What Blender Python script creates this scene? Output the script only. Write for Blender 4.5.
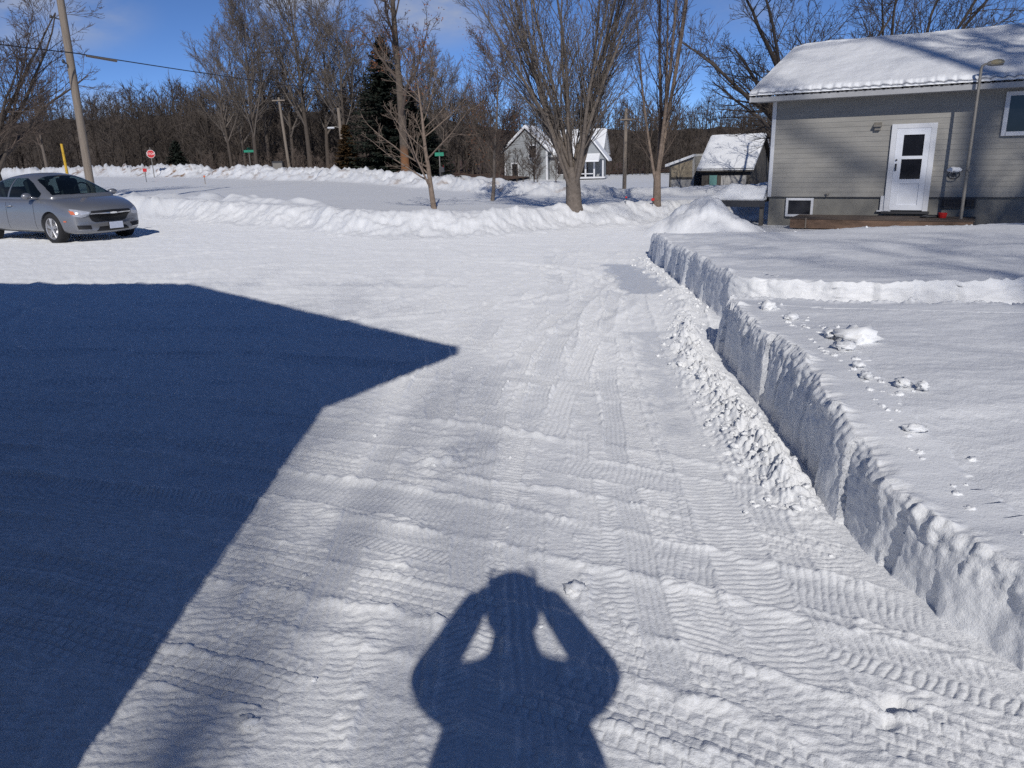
import bpy, bmesh, math, random
import numpy as np
from mathutils import Vector, Matrix
from mathutils.bvhtree import BVHTree
R_ = math.radians
PI = math.pi

# ------------------------------------------------------------------ noise
def _hash(ix, iy, seed):
    n = (ix.astype(np.int64)*374761393 + iy.astype(np.int64)*668265263 + seed*1442695041) & 0xffffffff
    n = ((n ^ (n >> 13))*1274126177) & 0xffffffff
    n = n ^ (n >> 16)
    return n
def noise(x, y, seed=0):
    x = np.asarray(x, float); y = np.asarray(y, float)
    ix = np.floor(x); iy = np.floor(y); fx = x-ix; fy = y-iy
    def g(dx, dy):
        a = _hash(ix+dx, iy+dy, seed)*(2*PI/4294967296.0)
        return np.cos(a)*(fx-dx)+np.sin(a)*(fy-dy)
    u = fx*fx*fx*(fx*(fx*6-15)+10); v = fy*fy*fy*(fy*(fy*6-15)+10)
    a = g(0, 0); b = g(1, 0); c = g(0, 1); d = g(1, 1)
    return ((a+(b-a)*u)+((c+(d-c)*u)-(a+(b-a)*u))*v)*1.5
def fbm(x, y, seed=0, octv=4, gain=.5):
    s = 0; a = 1
    for i in range(octv):
        s = s+a*noise(x*2**i, y*2**i, seed+i*17); a *= gain
    return s
def rnd2(ix, iy, seed=0):
    return _hash(ix, iy, seed)/4294967296.0
def sstep(a, b, x):
    t = np.clip((np.asarray(x, float)-a)/(b-a), 0, 1); return t*t*(3-2*t)
def gauss(x, w):
    return np.exp(-(x/w)**2)

# ------------------------------------------------------------------ terrain shape
A_EDGE = [(6.0, 5.0), (3.8, 5.62), (3.0, 5.9), (2.4, 6.15), (1.95, 6.42), (1.8, 6.45), (1.74, 6.2), (1.68, 5.1), (1.57, 3.9), (1.45, 3.04),
          (1.45, 2.52), (1.60, 2.06), (1.95, 1.0), (2.4, 0.0), (3.2, -5.0)]
B_EDGE = [(2.95, 14.0), (2.55, 13.5), (2.38, 13.0), (2.28, 11.6), (2.2, 9.5), (2.10, 7.9), (2.14, 7.3), (2.5, 6.95), (3.5, 6.62), (4.5, 6.46), (7.0, 6.05)]
A_POLY = A_EDGE+[(30, -5), (30, 3.6)]
B_POLY = B_EDGE+[(30, 5.2), (30, 22), (7.2, 21.5), (5.6, 20.2), (4.5, 18.9), (3.6, 17.6), (3.3, 15.8)]
BERM_X = [-60, -40, -20, -13, -9, -7, -5.2, -3.5, -2.3, -.6, 1.3, 3.5, 5.1, 9, 14, 30, 60]
BERM_Y = [48, 40, 31, 26.5, 22.8, 20.9, 19.5, 17.7, 16.9, 17.2, 18.9, 20.4, 21.7, 24, 26.5, 31, 40]
FAR_X = [-140, -60, -37, -24, -10, -4, 0, 4, 8, 14, 30, 80]
FAR_Y = [150, 95, 74, 62, 46, 38, 33, 31, 31, 33, 38, 50]

def poly_sd(x, y, poly):
    """signed distance, positive inside"""
    d = np.full(x.shape, 1e9); ins = np.zeros(x.shape, bool)
    n = len(poly)
    for i in range(n):
        ax, ay = poly[i]; bx, by = poly[(i+1) % n]
        ex, ey = bx-ax, by-ay
        t = np.clip(((x-ax)*ex+(y-ay)*ey)/(ex*ex+ey*ey), 0, 1)
        d = np.minimum(d, np.hypot(x-ax-t*ex, y-ay-t*ey))
        c = ((ay > y) != (by > y)) & (x < ex*(y-ay)/(ey if abs(ey) > 1e-9 else 1e-9)+ax)
        ins ^= c
    return np.where(ins, d, -d)

def z_base(x, y):
    a = -np.clip(y-8, 0, 60)*.0215
    s = sstep(-10, 6, x)
    return a*s + .28*sstep(2, 40, -x)*sstep(15, 75, y)

def yard_top(x, y):
    """snow top of the yard right of the drive, above z_base"""
    d = .44-.15*sstep(4.4, 1.8, y)-.03*sstep(7.5, 12, y)-.30*sstep(12.3, 15.1, y)-.10*sstep(15.5, 18, y)
    d = d+.034*fbm(x*.45+y*.2, y*.7, 5, 3)+.005*fbm(x*1.2, y*4, 9, 3)
    d = d+.022*fbm(x*2.1, y*2.1, 6, 3)*sstep(5, 2.6, x)*sstep(7, 9, y)
    d = d+.05*gauss(y-(10.6-.25*x+.5*noise(x*.5, y*0+2, 3)), .5)*sstep(2.8, 4.5, x)
    return d

def z_coarse(x, y):
    """height of the snow without the fine tread marks"""
    x = np.asarray(x, float); y = np.asarray(y, float)
    zb = z_base(x, y)
    h = np.zeros_like(zb)
    # field beyond the plough berm
    yb = np.interp(x, BERM_X, BERM_Y)
    yb = yb+.22*noise(x*.9, y*0+.5, 21)+.08*noise(x*3, y*0, 22)
    d = (y-yb)*.86
    fld = .35*sstep(.1, 1.5, d)
    lump = 1+.35*fbm(x*.8, y*.8, 31, 3)
    crest = .20*gauss(d-1.0, .62)*lump*(1+.35*sstep(-9, -14, x))+.052*np.abs(fbm(x*3.3, y*3.3, 35, 4, .6))*gauss(d-.7, .9)+.05*np.clip(noise(x*5.1, y*5.1, 36), 0, 1)*gauss(d-.5, .8)
    h = h+fld+crest+.05*fbm(x*2.3, y*2.3, 33, 4)*gauss(d-.7, .9)
    # second ledge, left part
    lw = sstep(-3.8, -6.5, x)
    h = h+lw*(.20*gauss(d-2.6-.7*noise(x*.4, y*0, 41), .7)*(1+.7*noise(x*.8, y*.8, 42)+.5*noise(x*2.2, y*2, 43)))
    h = h+.02*fbm(x*.12, y*.25, 51, 3)*sstep(2, 5, d)
    # far street bank
    yk = np.interp(x, FAR_X, FAR_Y)
    sl = np.interp(x, [-60, -10, -4, 2, 14, 60], [.64, .66, .7, .95, .97, .97])
    k = (y-yk)*sl
    bh = np.interp(x, [-60, -37, -24, -10, -4, 0, 6, 20], [.85, .82, .74, .52, .46, .40, .24, .4])
    gap = gauss((x+24.4-.42*(y-62)), 2.0)
    bk = bh*(1-.62*gap)*sstep(-.2, 1.7, k)*(1-sstep(2.3, 4.0, k))
    rough = (1-.6*sstep(2,7,x))*(.17*fbm(x*.9, y*.9, 61, 4)+.10*fbm(x*3.0, y*1.6, 66, 3)+.10*np.abs(noise(x*1.9, y*1.2, 67))+.10*np.abs(noise(x*4.1, y*2.4, 68)))
    h = h+bk*(1+rough*1.5)+rough*.5*sstep(-.5, .8, k)*(1-sstep(3, 4.2, k))
    rd = sstep(3.4, 4.2, k)
    h = h*(1-rd)+rd*(.33+.0*x)
    h = h+rd*.35*gauss(k-13.0, 1.2)*(1+.5*fbm(x*.5, y*.5, 71, 3))*sstep(6, 2, x)
    # yard right
    near = (x > 1.0) & (y < 23)
    sa = np.full(x.shape, -9.); sb = np.full(x.shape, -9.)
    if near.any():
        sa[near] = poly_sd(x[near], y[near], A_POLY); sb[near] = poly_sd(x[near], y[near], B_POLY)
    yt = yard_top(x, y)
    wa = sstep(.14, .24, sa); soft = sstep(13.2, 14.4, y)
    wb = sstep(.14, .26, sb)*(1-soft)+soft*sstep(-.1, 1.1, sb)
    h = np.where(sa > 0, wa*yt, h); h = np.where(sb > 0, np.maximum(wb*yt, 0), h)
    # rubble thrown at the foot of the bank
    xr = np.interp(y, [1, 2.06, 2.5, 3.04, 3.9, 5.1, 6.2, 7.5, 8, 9.5, 11.6, 13], [1.95, 1.6, 1.45, 1.45, 1.57, 1.68, 1.74, 1.95, 2.1, 2.2, 2.28, 2.38])
    off = np.interp(y, [3, 4, 5.5, 7, 9, 12], [.12, .23, .30, .24, .18, .15])
    wr = gauss(x-(xr-off), .13)*sstep(2.9, 3.8, y)*(1-.6*sstep(6.6, 7.6, y))*(1-sstep(11, 13, y))
    h = h+wr*(.062+.07*fbm(x*7, y*7, 81, 5, .6)+.06*np.abs(noise(x*13, y*13, 85))+.045*np.abs(noise(x*29, y*29, 83)))
    # pile beside the side deck
    px, py = 4.45, 17.25
    rr = np.hypot((x-px)/1.45, (y-py)/1.25)
    pile = np.clip(1-rr, 0, None)**.95*.84+.06*gauss(rr, .8)
    pile = pile*(1-sstep(5.45, 5.62, x+.12*noise(x*2, y*2, 88)))
    h = h+pile*(1+.22*fbm(x*1.9, y*1.9, 86, 4))+.03*np.abs(fbm(x*6, y*6, 87, 3))*sstep(0, .3, pile)
    # trodden hollow by the house and kicked-up rough snow
    ho = sstep(15.2, 16.6, y+.25*(x-8))*sstep(4.0, 6.0, x)*(1-sstep(19.6, 24, y))
    h = h*(1-.95*ho*(sb > 0))-.05*ho*(sb > 0)
    rg = sstep(12.2, 13.6, y)*(1-sstep(16.0, 16.8, y))*sstep(4.6, 6, x)
    h = h+rg*.6*(.05*np.abs(fbm(x*1.6, y*2.2, 91, 4))+.028*fbm(x*6, y*6, 95, 3)+.03*np.clip(fbm(x*9, y*9, 96, 2)-.2, 0, 1))
    drift = gauss(x-13.2, 1.6)*gauss(y-16.2, 1.1)
    h = h+.42*drift
    return zb+h

ang = R_(-31.0)
DX, DY = math.cos(ang), math.sin(ang)
# long ridges left by the blade, in the (s along, q across) frame
def ridges(x, y):
    q = -x*DY*0.72+y*0.87            # roughly across the blade direction
    q = y+x*.50+.05*x*x
    out = np.zeros_like(x)
    for q0, a, w, sd in [(4.40, .013, .045, 1), (3.62, .010, .032, 2), (3.34, .010, .035, 3), (2.95, .012, .04, 4), (2.52, .009, .03, 5), (2.25, .012, .035, 6), (2.02, .013, .045, 7),
                         (4.15, .005, .02, 8), (5.3, .006, .05, 9), (1.8, .01, .03, 10), (6.3, .006, .05, 11), (7.4, .006, .05, 12), (8.6, .008, .06, 13), (10.4, .01, .07, 14)]:
        c = q0+.05*noise(x*1.3, y*0+sd, 100+sd)+.012*noise(x*7, y*0+sd, 120+sd)
        m = .35+.65*sstep(-.35, .25, noise(x*1.1+sd*3.7, y*0+sd, 140+sd))
        out = out+a*m*gauss(q-c, w)*(1+.5*noise(x*14, y*14, 160+sd))
    return out, q

def ice_mask(x, y):
    a = poly_sd(x, y, [(1.35, 9.0), (2.0, 9.1), (1.95, 11.8), (1.45, 12.1)])
    b = poly_sd(x, y, [(1.05, 7.0), (1.42, 7.0), (1.22, 5.3), (1.05, 4.2), (.92, 4.3), (1.0, 5.6)])
    c = poly_sd(x, y, [(-.02, 5.95), (.0, 6.3), (.12, 5.8), (-.1, 5.75)])
    n = .12*noise(x*4, y*4, 201)
    n = n+.10*noise(x*11, y*9, 202)+.05*noise(x*30, y*24, 203)
    return np.clip(.9*sstep(-.05, .10, a+n*.8)+.55*sstep(-.06, .12, b+n*.9)+.45*sstep(-.02, .05, c+n*.2), 0, 1)

def lugs(kind, d, t, w, per, ph, nz):
    """tread pattern: d across the track, t along it, w its width"""
    u = d/w+.5
    if kind == 0:      # straight cleats
        v = t/per+ph+nz; f = v-np.floor(v)
        return np.clip(1-np.abs(2*f-1)**2.2*1.25, 0, 1)*(.75+.25*np.cos(2*PI*u*2))
    if kind == 1:      # staggered blocks in columns
        c = u*5; k = np.floor(c); v = t/(per*1.25)+ph+.5*(k % 2)+nz; f = v-np.floor(v); g = c-k
        return np.clip(1.25-1.3*np.abs(2*g-1)**4-.1, 0, 1)*np.clip(1.2-1.3*np.abs(2*f-1)**3, 0, 1)
    if kind == 2:      # chevrons
        v = t/per+ph+nz+np.abs(u-.5)*3.0; f = v-np.floor(v)
        return np.clip(1-np.abs(2*f-1)**2.5*1.2, 0, 1)*(.35+.65*sstep(.03, .08, np.abs(u-.5)))
    if kind == 3:      # long grooves
        return .55+.45*np.cos(2*PI*u*5+nz*2)
    return .6+.5*nz

def treads(x, y):
    """tyre and track marks pressed in the packed snow, the later ones over the earlier"""
    r = np.hypot(x, y)
    e1 = noise(x*5, y*5, 211); e2 = noise(x*16, y*15, 212); e3 = noise(x*37, y*35, 218)
    wx = x+.012*e1+.005*e2; wy = y+.014*noise(x*4, y*4, 213)+.006*noise(x*15, y*14, 215)
    nz = .45*noise(x*6, y*6, 216)+.22*noise(x*20, y*20, 217)
    fin = 1-.75*sstep(8, 15, r)
    h = .007*fbm(x*9, y*9, 245, 4, .62)*fin+.004*fbm(x*2.3, y*2.3, 246, 2)
    # rippled base, cleats across the drive
    lx = x+.03*(y-3)+.012*(y-5)**2
    lane = np.floor(lx/.29); fr = lx/.29-lane
    per = .031+.012*rnd2(lane, lane*0, 3)
    b = lugs(0, (fr-.5)*.29, wy+.07*(rnd2(lane, lane*0, 6)-.5)*(fr-.5)*4*.29, .29, per, rnd2(lane, lane*0, 5)*7, nz*.7)
    h = h+.0058*b*(.55+.6*np.clip(noise(x*2.6, y*3.4, 219)+.35, 0, 1))*fin*(.35+.65*sstep(0, .10, fr)*sstep(0, .10, 1-fr))
    rng = random.Random(4)
    q = y+x*.50+.05*x*x
    # (family, centre, slope, curve, width, kind, period, depth, y/x range, break-up)
    T = []
    for q0, k, w in [(2.05, 1, .24), (2.45, 1, .26), (2.82, 2, .22), (3.18, 0, .26), (3.55, 1, .24), (4.05, 0, .28), (1.75, 1, .22), (2.6, 3, .16), (4.7, 1, .24), (5.6, 2, .24), (6.6, 1, .26), (8.0, 1, .3), (9.6, 1, .3), (11.5, 1, .3)]:
        T.append(('q', q0, 0, 0, w, k, .044 if k == 1 else .036, .0085, rng.uniform(-.25, .15)))
    for x0, sl, cv, w, k, bk in [(-.62, .05, .01, .20, 0, -.1), (-.36, .06, .014, .18, 3, 0), (-.12, .07, .02, .2, 2, 0), (.12, .05, .004, .26, 4, -.2), (.40, .03, .0, .22, 0, -.3), (.66, .03, .003, .22, 2, -.25),
                            (.93, .045, .008, .24, 0, -.3), (1.14, .10, .014, .16, 3, -.3), (-.95, .03, .0, .2, 1, .1), (.26, -.04, .01, .16, 1, .15), (.8, .09, .02, .2, 1, .05), (.0, .16, .01, .18, 3, .1), (-.3, -.10, .0, .2, 2, .15), (.05, .02, .022, .17, 3, -.2), (.30, .03, .020, .16, 3, -.2), (-.2, .0, .030, .15, 3, -.1), (.52, .05, .012, .13, 3, -.3), (-.75, -.02, .02, .15, 3, -.1)]:
        T.append(('y', x0, sl, cv, w, k, .034, .008, bk))
    order = list(range(len(T))); rng.shuffle(order)
    pol = np.zeros_like(x)
    for n_, i in enumerate(order):
        fam, c0, sl, cv, w, k, per, dep, bk = T[i]
        if fam == 'q':
            d = (q-c0)*.88+.03*noise(x*1.1, y*0+i, 300+i)+.012*e1; t = wx*1.12-wy*.35
        else:
            d = x-(c0+sl*(y-3)+cv*(y-3)**2)+.025*noise(y*.9, y*0+i, 300+i)+.010*e1; t = wy
        m = sstep(w/2+.012, w/2-.012, np.abs(d)+.006*e2)
        br = sstep(bk-.1, bk+.12, noise(x*.9+i*3.1, y*.9, 340+i)+.35*noise(x*3.1, y*3.1, 360+i))
        if fam == 'y': br = br*sstep(1.0, 2.6, y)*(1-sstep(13, 17, y))
        m = m*br
        pol = pol*(1-m)+m*(.42 if i % 3 == 0 else (.0 if i % 3 == 1 else .2))*(.6+.5*e1)
        pat = lugs(k, d, t, w, per, i*.37, nz*.8)*dep*(.75+.35*e3)*fin*(1+.7*sstep(3.2, 6, y))-.006
        h = h*(1-m)+(pat+.0016*e2)*m
        # squeezed-up rims
        h = h+(.0065+(.017 if fam == 'y' else .005)*sstep(3.5, 6.5, y))*gauss(np.abs(d)-w/2-.006, .013+.006*sstep(4, 8, y))*br*(.6+.6*e2+.3*e1)
    rg, q_ = ridges(x, y)
    h = h+rg*1.75*(1-.25*sstep(4, 9, y))*(.8+.35*e2)
    # turning streaks farther out
    fa = sstep(5.5, 8.5, y)
    q2 = y+.12*x
    h = h+fa*(.45+.55*sstep(8, 11, y))*(.005*noise(x*2, q2*15, 265)+.009*noise(x*.35, q2*3.2, 261)+.006*noise(x*.9, q2*7.5, 262)+.010*fbm(x*5, y*5, 263, 4, .6)+.010*noise(x*1.8, y*1.5, 264))
    for cx, cy, rad, a in [(-2.2, 9.5, 3.45, .022), (-2.2, 9.5, 3.62, -.018), (-2.2, 9.5, 3.78, .02), (-1.9, 8.6, 3.1, .016), (-4.5, 9.0, 3.2, .014), (-2.6, 12, 4.3, .018), (-2.6, 12, 4.1, -.014), (-6.5, 13, 5.6, .014), (-7.5, 12, 6.9, .014), (-7.5, 12, 7.1, -.012), (3.5, 22, 9.5, .016), (3.5, 22, 9.8, -.013)]:
        rr = np.hypot(x-cx, y-cy)
        h = h+a*gauss(rr-rad+.02*e1, .055)*sstep(6.2, 8, y)*(1-sstep(14, 17, y))*(.5+.8*sstep(-.3, .3, noise(x*.8, y*.8, int(rad*10))))
    rr = np.hypot(x+.38, (y-3.98)*.8)
    h = h+.026*gauss(rr, .17)*(.6+fbm(x*9, y*9, 271, 3))+.018*gauss(rr-.26, .04)*(.5+noise(x*6, y*6, 272))
    h = h-.040*gauss(np.hypot(x-1.12+.02*e2, (y-1.93)*1.2+.02*e1), .040)-.026*gauss(np.hypot(x-1.07, (y-1.86)*1.2+.02*e2), .03)
    ic = ice_mask(x, y)
    return h*(1-.85*ic), np.maximum(ic, np.clip(pol, 0, .5)*(1-.5*sstep(10, 16, y)))

def z_full(x, y):
    x = np.asarray(x, float); y = np.asarray(y, float)
    z = z_coarse(x, y)
    r = np.hypot(x, y)
    sa = np.full(x.shape, -9.); sb = np.full(x.shape, -9.)
    m = (x > 1) & (y < 23) & (r < 60)
    if m.any():
        sa[m] = poly_sd(x[m], y[m], A_POLY); sb[m] = poly_sd(x[m], y[m], B_POLY)
    yb = np.interp(x, BERM_X, BERM_Y)
    drv = (1-sstep(-.15, .05, np.maximum(sa, sb)))*(1-sstep(-.5, .4, y-yb))*(1-sstep(40, 55, r))
    ic = np.zeros_like(z)
    mm = drv > .001
    t, i = treads(x[mm], y[mm])
    z[mm] += t*drv[mm]; ic[mm] = i*drv[mm]
    yd = (np.maximum(sa, sb) > .2) & (r < 30)
    z[yd] += .0032*fbm(x[yd]*1.1+.4*y[yd], y[yd]*6, 281, 4)+.0018*fbm(x[yd]*15, y[yd]*15, 282, 3)
    # brown road dirt flung on the street bank
    yk = np.interp(x, FAR_X, FAR_Y); k = (y-yk)*.65
    dirt = sstep(.10, .30, fbm(x*.75, y*.75, 291, 4)*.8+.10)*sstep(-.3, .3, k)*(1-sstep(1.3, 2.2, k))*sstep(-52, -44, x)*(1-sstep(-22, -16, x))
    dirt = dirt+.55*sstep(.30, .5, fbm(x*1.3, y*1.3, 295, 3))*sstep(-.3, .3, k)*(1-sstep(2, 3, k))*(x > -22)*(x < 3)
    grain = .42*drv*(.45+.55*sstep(3, 7, r))*(1-.8*ic)
    return z, ic, np.clip(dirt, 0, 1), grain
# ---- end of terrain functions

for o in list(bpy.data.objects): bpy.data.objects.remove(o)
scene = bpy.context.scene
col = scene.collection

# ------------------------------------------------------------------ object helpers
def tag(o, label=None, cat=None, group=None, kind=None):
    if label: o['label'] = label
    if cat: o['category'] = cat
    if group: o['group'] = group
    if kind: o['kind'] = kind
    return o
def empty(name, loc, rz=0, scale=1):
    o = bpy.data.objects.new(name, None); col.objects.link(o)
    o.location = loc; o.rotation_euler = (0, 0, rz); o.scale = (scale,)*3
    o.empty_display_size = .2
    return o
def link(name, me, mat=None, parent=None, smooth=False):
    o = bpy.data.objects.new(name, me); col.objects.link(o)
    if mat is not None:
        if not me.materials: me.materials.append(mat)
    if parent is not None: o.parent = parent
    if smooth and len(me.polygons): me.polygons.foreach_set('use_smooth', np.ones(len(me.polygons), bool))
    return o
def copy_tree(o, parent=None):
    c = o.copy(); col.objects.link(c); c.parent = parent
    for ch in [k for k in bpy.data.objects if k.parent == o]: copy_tree(ch, c)
    return c
def np_mesh(name, V, F):
    me = bpy.data.meshes.new(name)
    V = np.asarray(V, np.float32); F = np.asarray(F, np.int32)
    me.vertices.add(len(V)); me.vertices.foreach_set('co', V.ravel())
    n, k = F.shape
    me.loops.add(n*k); me.loops.foreach_set('vertex_index', F.ravel())
    me.polygons.add(n); me.polygons.foreach_set('loop_start', np.arange(0, n*k, k, dtype=np.int32))
    me.polygons.foreach_set('loop_total', np.full(n, k, np.int32))
    me.update(calc_edges=True)
    return me
def grid_faces(nu, nv, wrap=False):
    i = np.arange(nu-1)[:, None]; j = np.arange(nv-(0 if wrap else 1))[None, :]
    jn = (j+1) % nv
    return np.stack([i*nv+j, (i+1)*nv+j, (i+1)*nv+jn, i*nv+jn], -1).reshape(-1, 4)

class MB:
    """collects boxes, tubes and prisms into one mesh"""
    def __init__(s): s.bm = bmesh.new()
    def _xf(s, vs, M):
        for v in vs: v.co = M @ v.co
    def box(s, c, d, rz=0, bev=0, rx=0, ry=0):
        r = bmesh.ops.create_cube(s.bm, size=1)
        M = Matrix.Translation(c) @ Matrix.Rotation(rz, 4, 'Z') @ Matrix.Rotation(rx, 4, 'X') @ Matrix.Rotation(ry, 4, 'Y') @ Matrix.Diagonal((d[0], d[1], d[2], 1))
        s._xf(r['verts'], M)
        if bev:
            es = list({e for v in r['verts'] for e in v.link_edges})
            bmesh.ops.bevel(s.bm, geom=es, offset=bev, segments=1, affect='EDGES')
        return s
    def tube(s, pts, rad, n=10, cap=True):
        pts = [Vector(p) for p in pts]
        if not hasattr(rad, '__len__'): rad = [rad]*len(pts)
        rings = []
        for i, p in enumerate(pts):
            t = (pts[min(i+1, len(pts)-1)]-pts[max(i-1, 0)]).normalized()
            a = t.orthogonal().normalized() if i == 0 else (a-t*a.dot(t)).normalized()
            b = t.cross(a)
            rings.append([s.bm.verts.new(p+(a*math.cos(2*PI*k/n)+b*math.sin(2*PI*k/n))*rad[i]) for k in range(n)])
        for A, B in zip(rings, rings[1:]):
            for k in range(n): s.bm.faces.new((A[k], A[(k+1) % n], B[(k+1) % n], B[k]))
        if cap:
            s.bm.faces.new(rings[0][::-1]); s.bm.faces.new(rings[-1])
        return s
    def prism(s, poly, axis, a, b):
        """poly of 2-D points extruded along axis ('X','Y','Z') from a to b"""
        def P(p, h):
            return {'X': (h, p[0], p[1]), 'Y': (p[0], h, p[1]), 'Z': (p[0], p[1], h)}[axis]
        A = [s.bm.verts.new(P(p, a)) for p in poly]; B = [s.bm.verts.new(P(p, b)) for p in poly]
        n = len(poly)
        for k in range(n): s.bm.faces.new((A[k], A[(k+1) % n], B[(k+1) % n], B[k]))
        s.bm.faces.new(A[::-1]); s.bm.faces.new(B)
        return s
    def ball(s, c, r, sub=2, sc=(1, 1, 1), nz=0, seed=1):
        q = bmesh.ops.create_icosphere(s.bm, subdivisions=sub, radius=1)
        rr = random.Random(seed)
        ox = rr.random()*50
        for v in q['verts']:
            k = 1+nz*float(fbm(np.array([v.co.x*1.3+ox]), np.array([v.co.y*1.3+v.co.z*1.7+ox]), 7, 3)[0]) if nz else 1
            v.co = Vector((v.co.x*sc[0]*r*k+c[0], v.co.y*sc[1]*r*k+c[1], v.co.z*sc[2]*r*k+c[2]))
        return s
    def build(s, name, mat, parent=None, smooth=False, angle=None):
        bmesh.ops.recalc_face_normals(s.bm, faces=s.bm.faces)
        me = bpy.data.meshes.new(name); s.bm.to_mesh(me); s.bm.free()
        o = link(name, me, mat, parent, smooth)
        if angle:
            me.polygons.foreach_set('use_smooth', np.ones(len(me.polygons), bool))
            try: me.set_sharp_from_angle(angle=angle)
            except Exception: pass
        return o

# ------------------------------------------------------------------ materials
def new_mat(name):
    m = bpy.data.materials.new(name); m.use_nodes = True
    nt = m.node_tree; b = nt.nodes['Principled BSDF']
    return m, nt, b
def N(nt, t, **k):
    n = nt.nodes.new(t)
    for a, v in k.items():
        if a.startswith('i_'): n.inputs[a[2:].replace('_', ' ')].default_value = v
        else: setattr(n, a, v)
    return n
def simple(name, rgb, rough=.6, metal=0, var=.15, scale=8, bump=0, bscale=40, spec=.5, stretch=(1, 1, 1)):
    m, nt, b = new_mat(name)
    tc = N(nt, 'ShaderNodeTexCoord'); mp = N(nt, 'ShaderNodeMapping'); mp.inputs['Scale'].default_value = stretch
    nt.links.new(tc.outputs['Object'], mp.inputs['Vector'])
    no = N(nt, 'ShaderNodeTexNoise', i_Scale=scale, i_Detail=6., i_Roughness=.65)
    nt.links.new(mp.outputs[0], no.inputs['Vector'])
    mr = N(nt, 'ShaderNodeMapRange'); mr.inputs['From Min'].default_value = .25; mr.inputs['From Max'].default_value = .75
    mr.inputs['To Min'].default_value = 1-var; mr.inputs['To Max'].default_value = 1+var
    nt.links.new(no.outputs['Fac'], mr.inputs['Value'])
    mx = N(nt, 'ShaderNodeVectorMath', operation='SCALE'); mx.inputs[0].default_value = rgb
    nt.links.new(mr.outputs[0], mx.inputs['Scale']); nt.links.new(mx.outputs[0], b.inputs['Base Color'])
    b.inputs['Roughness'].default_value = rough; b.inputs['Metallic'].default_value = metal
    b.inputs['Specular IOR Level'].default_value = spec
    if bump:
        n2 = N(nt, 'ShaderNodeTexNoise', i_Scale=bscale, i_Detail=5.); nt.links.new(mp.outputs[0], n2.inputs['Vector'])
        bp = N(nt, 'ShaderNodeBump', i_Strength=1., i_Distance=bump); nt.links.new(n2.outputs['Fac'], bp.inputs['Height'])
        nt.links.new(bp.outputs[0], b.inputs['Normal'])
    return m
SNOW_C = (.805, .815, .835, 1)
def snow_mat(name, attrs=False, bump=.004):
    m, nt, b = new_mat(name)
    b.inputs['Roughness'].default_value = .55; b.inputs['Specular IOR Level'].default_value = .35
    tc = N(nt, 'ShaderNodeTexCoord')
    b.inputs['Base Color'].default_value = SNOW_C
    n1 = N(nt, 'ShaderNodeTexNoise', i_Scale=9., i_Detail=8., i_Roughness=.7)
    n2 = N(nt, 'ShaderNodeTexNoise', i_Scale=90., i_Detail=4., i_Roughness=.7)
    nt.links.new(tc.outputs['Object'], n1.inputs['Vector']); nt.links.new(tc.outputs['Object'], n2.inputs['Vector'])
    b1 = N(nt, 'ShaderNodeBump', i_Strength=1., i_Distance=bump*3); b2 = N(nt, 'ShaderNodeBump', i_Strength=1., i_Distance=bump)
    nt.links.new(n1.outputs['Fac'], b1.inputs['Height']); nt.links.new(n2.outputs['Fac'], b2.inputs['Height'])
    nt.links.new(b1.outputs[0], b2.inputs['Normal']); nt.links.new(b2.outputs[0], b.inputs['Normal'])
    if attrs:
        ai = N(nt, 'ShaderNodeAttribute', attribute_name='ice'); ad = N(nt, 'ShaderNodeAttribute', attribute_name='dirt')
        m1 = N(nt, 'ShaderNodeMixRGB'); m1.inputs[1].default_value = SNOW_C; m1.inputs[2].default_value = (.66, .68, .72, 1)
        nt.links.new(ai.outputs['Fac'], m1.inputs[0])
        n3 = N(nt, 'ShaderNodeTexNoise', i_Scale=1.6, i_Detail=6.); nt.links.new(tc.outputs['Object'], n3.inputs['Vector'])
        cr = N(nt, 'ShaderNodeMapRange'); cr.inputs['From Min'].default_value = .42; cr.inputs['From Max'].default_value = .6
        nt.links.new(n3.outputs['Fac'], cr.inputs['Value'])
        mu = N(nt, 'ShaderNodeMath', operation='MULTIPLY'); nt.links.new(cr.outputs[0], mu.inputs[0]); nt.links.new(ad.outputs['Fac'], mu.inputs[1])
        m2 = N(nt, 'ShaderNodeMixRGB'); m2.inputs[2].default_value = (.30, .20, .13, 1)
        nt.links.new(m1.outputs[0], m2.inputs[1]); nt.links.new(mu.outputs[0], m2.inputs[0])
        nt.links.new(m2.outputs[0], b.inputs['Base Color'])
        ar = N(nt, 'ShaderNodeAttribute', attribute_name='grain'); nt.links.new(ar.outputs['Fac'], b.inputs['Diffuse Roughness'])
        mr = N(nt, 'ShaderNodeMapRange'); mr.inputs['To Min'].default_value = .55; mr.inputs['To Max'].default_value = .32
        nt.links.new(ai.outputs['Fac'], mr.inputs['Value']); nt.links.new(mr.outputs[0], b.inputs['Roughness'])
    return m
M = {}
M['snow'] = snow_mat('packed snow', True)
M['snow2'] = snow_mat('bank snow', False, .003)
M['clod'] = snow_mat('loose snow', False, .0006)
M['roofsnow'] = snow_mat('roof snow', False, .006)
M['asphalt'] = simple('asphalt', (.115, .105, .10), .85, var=.3, scale=1.2)
M['bark'] = simple('grey bark', (.155, .130, .112), .9, var=.35, scale=14, bump=.01, bscale=30, spec=.2)
M['bark_dk'] = simple('dark bark', (.085, .070, .060), .9, var=.35, scale=10, bump=.01, spec=.2)
M['bark_pale'] = simple('pale bark', (.20, .155, .125), .9, var=.4, scale=9, bump=.01, spec=.2)
M['bark_or'] = simple('orange footed bark', (.105, .085, .070), .9, var=.35, scale=6, bump=.01, spec=.2)
M['twig'] = simple('twigs', (.120, .094, .080), .9, var=.2, scale=2, spec=.15)
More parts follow.
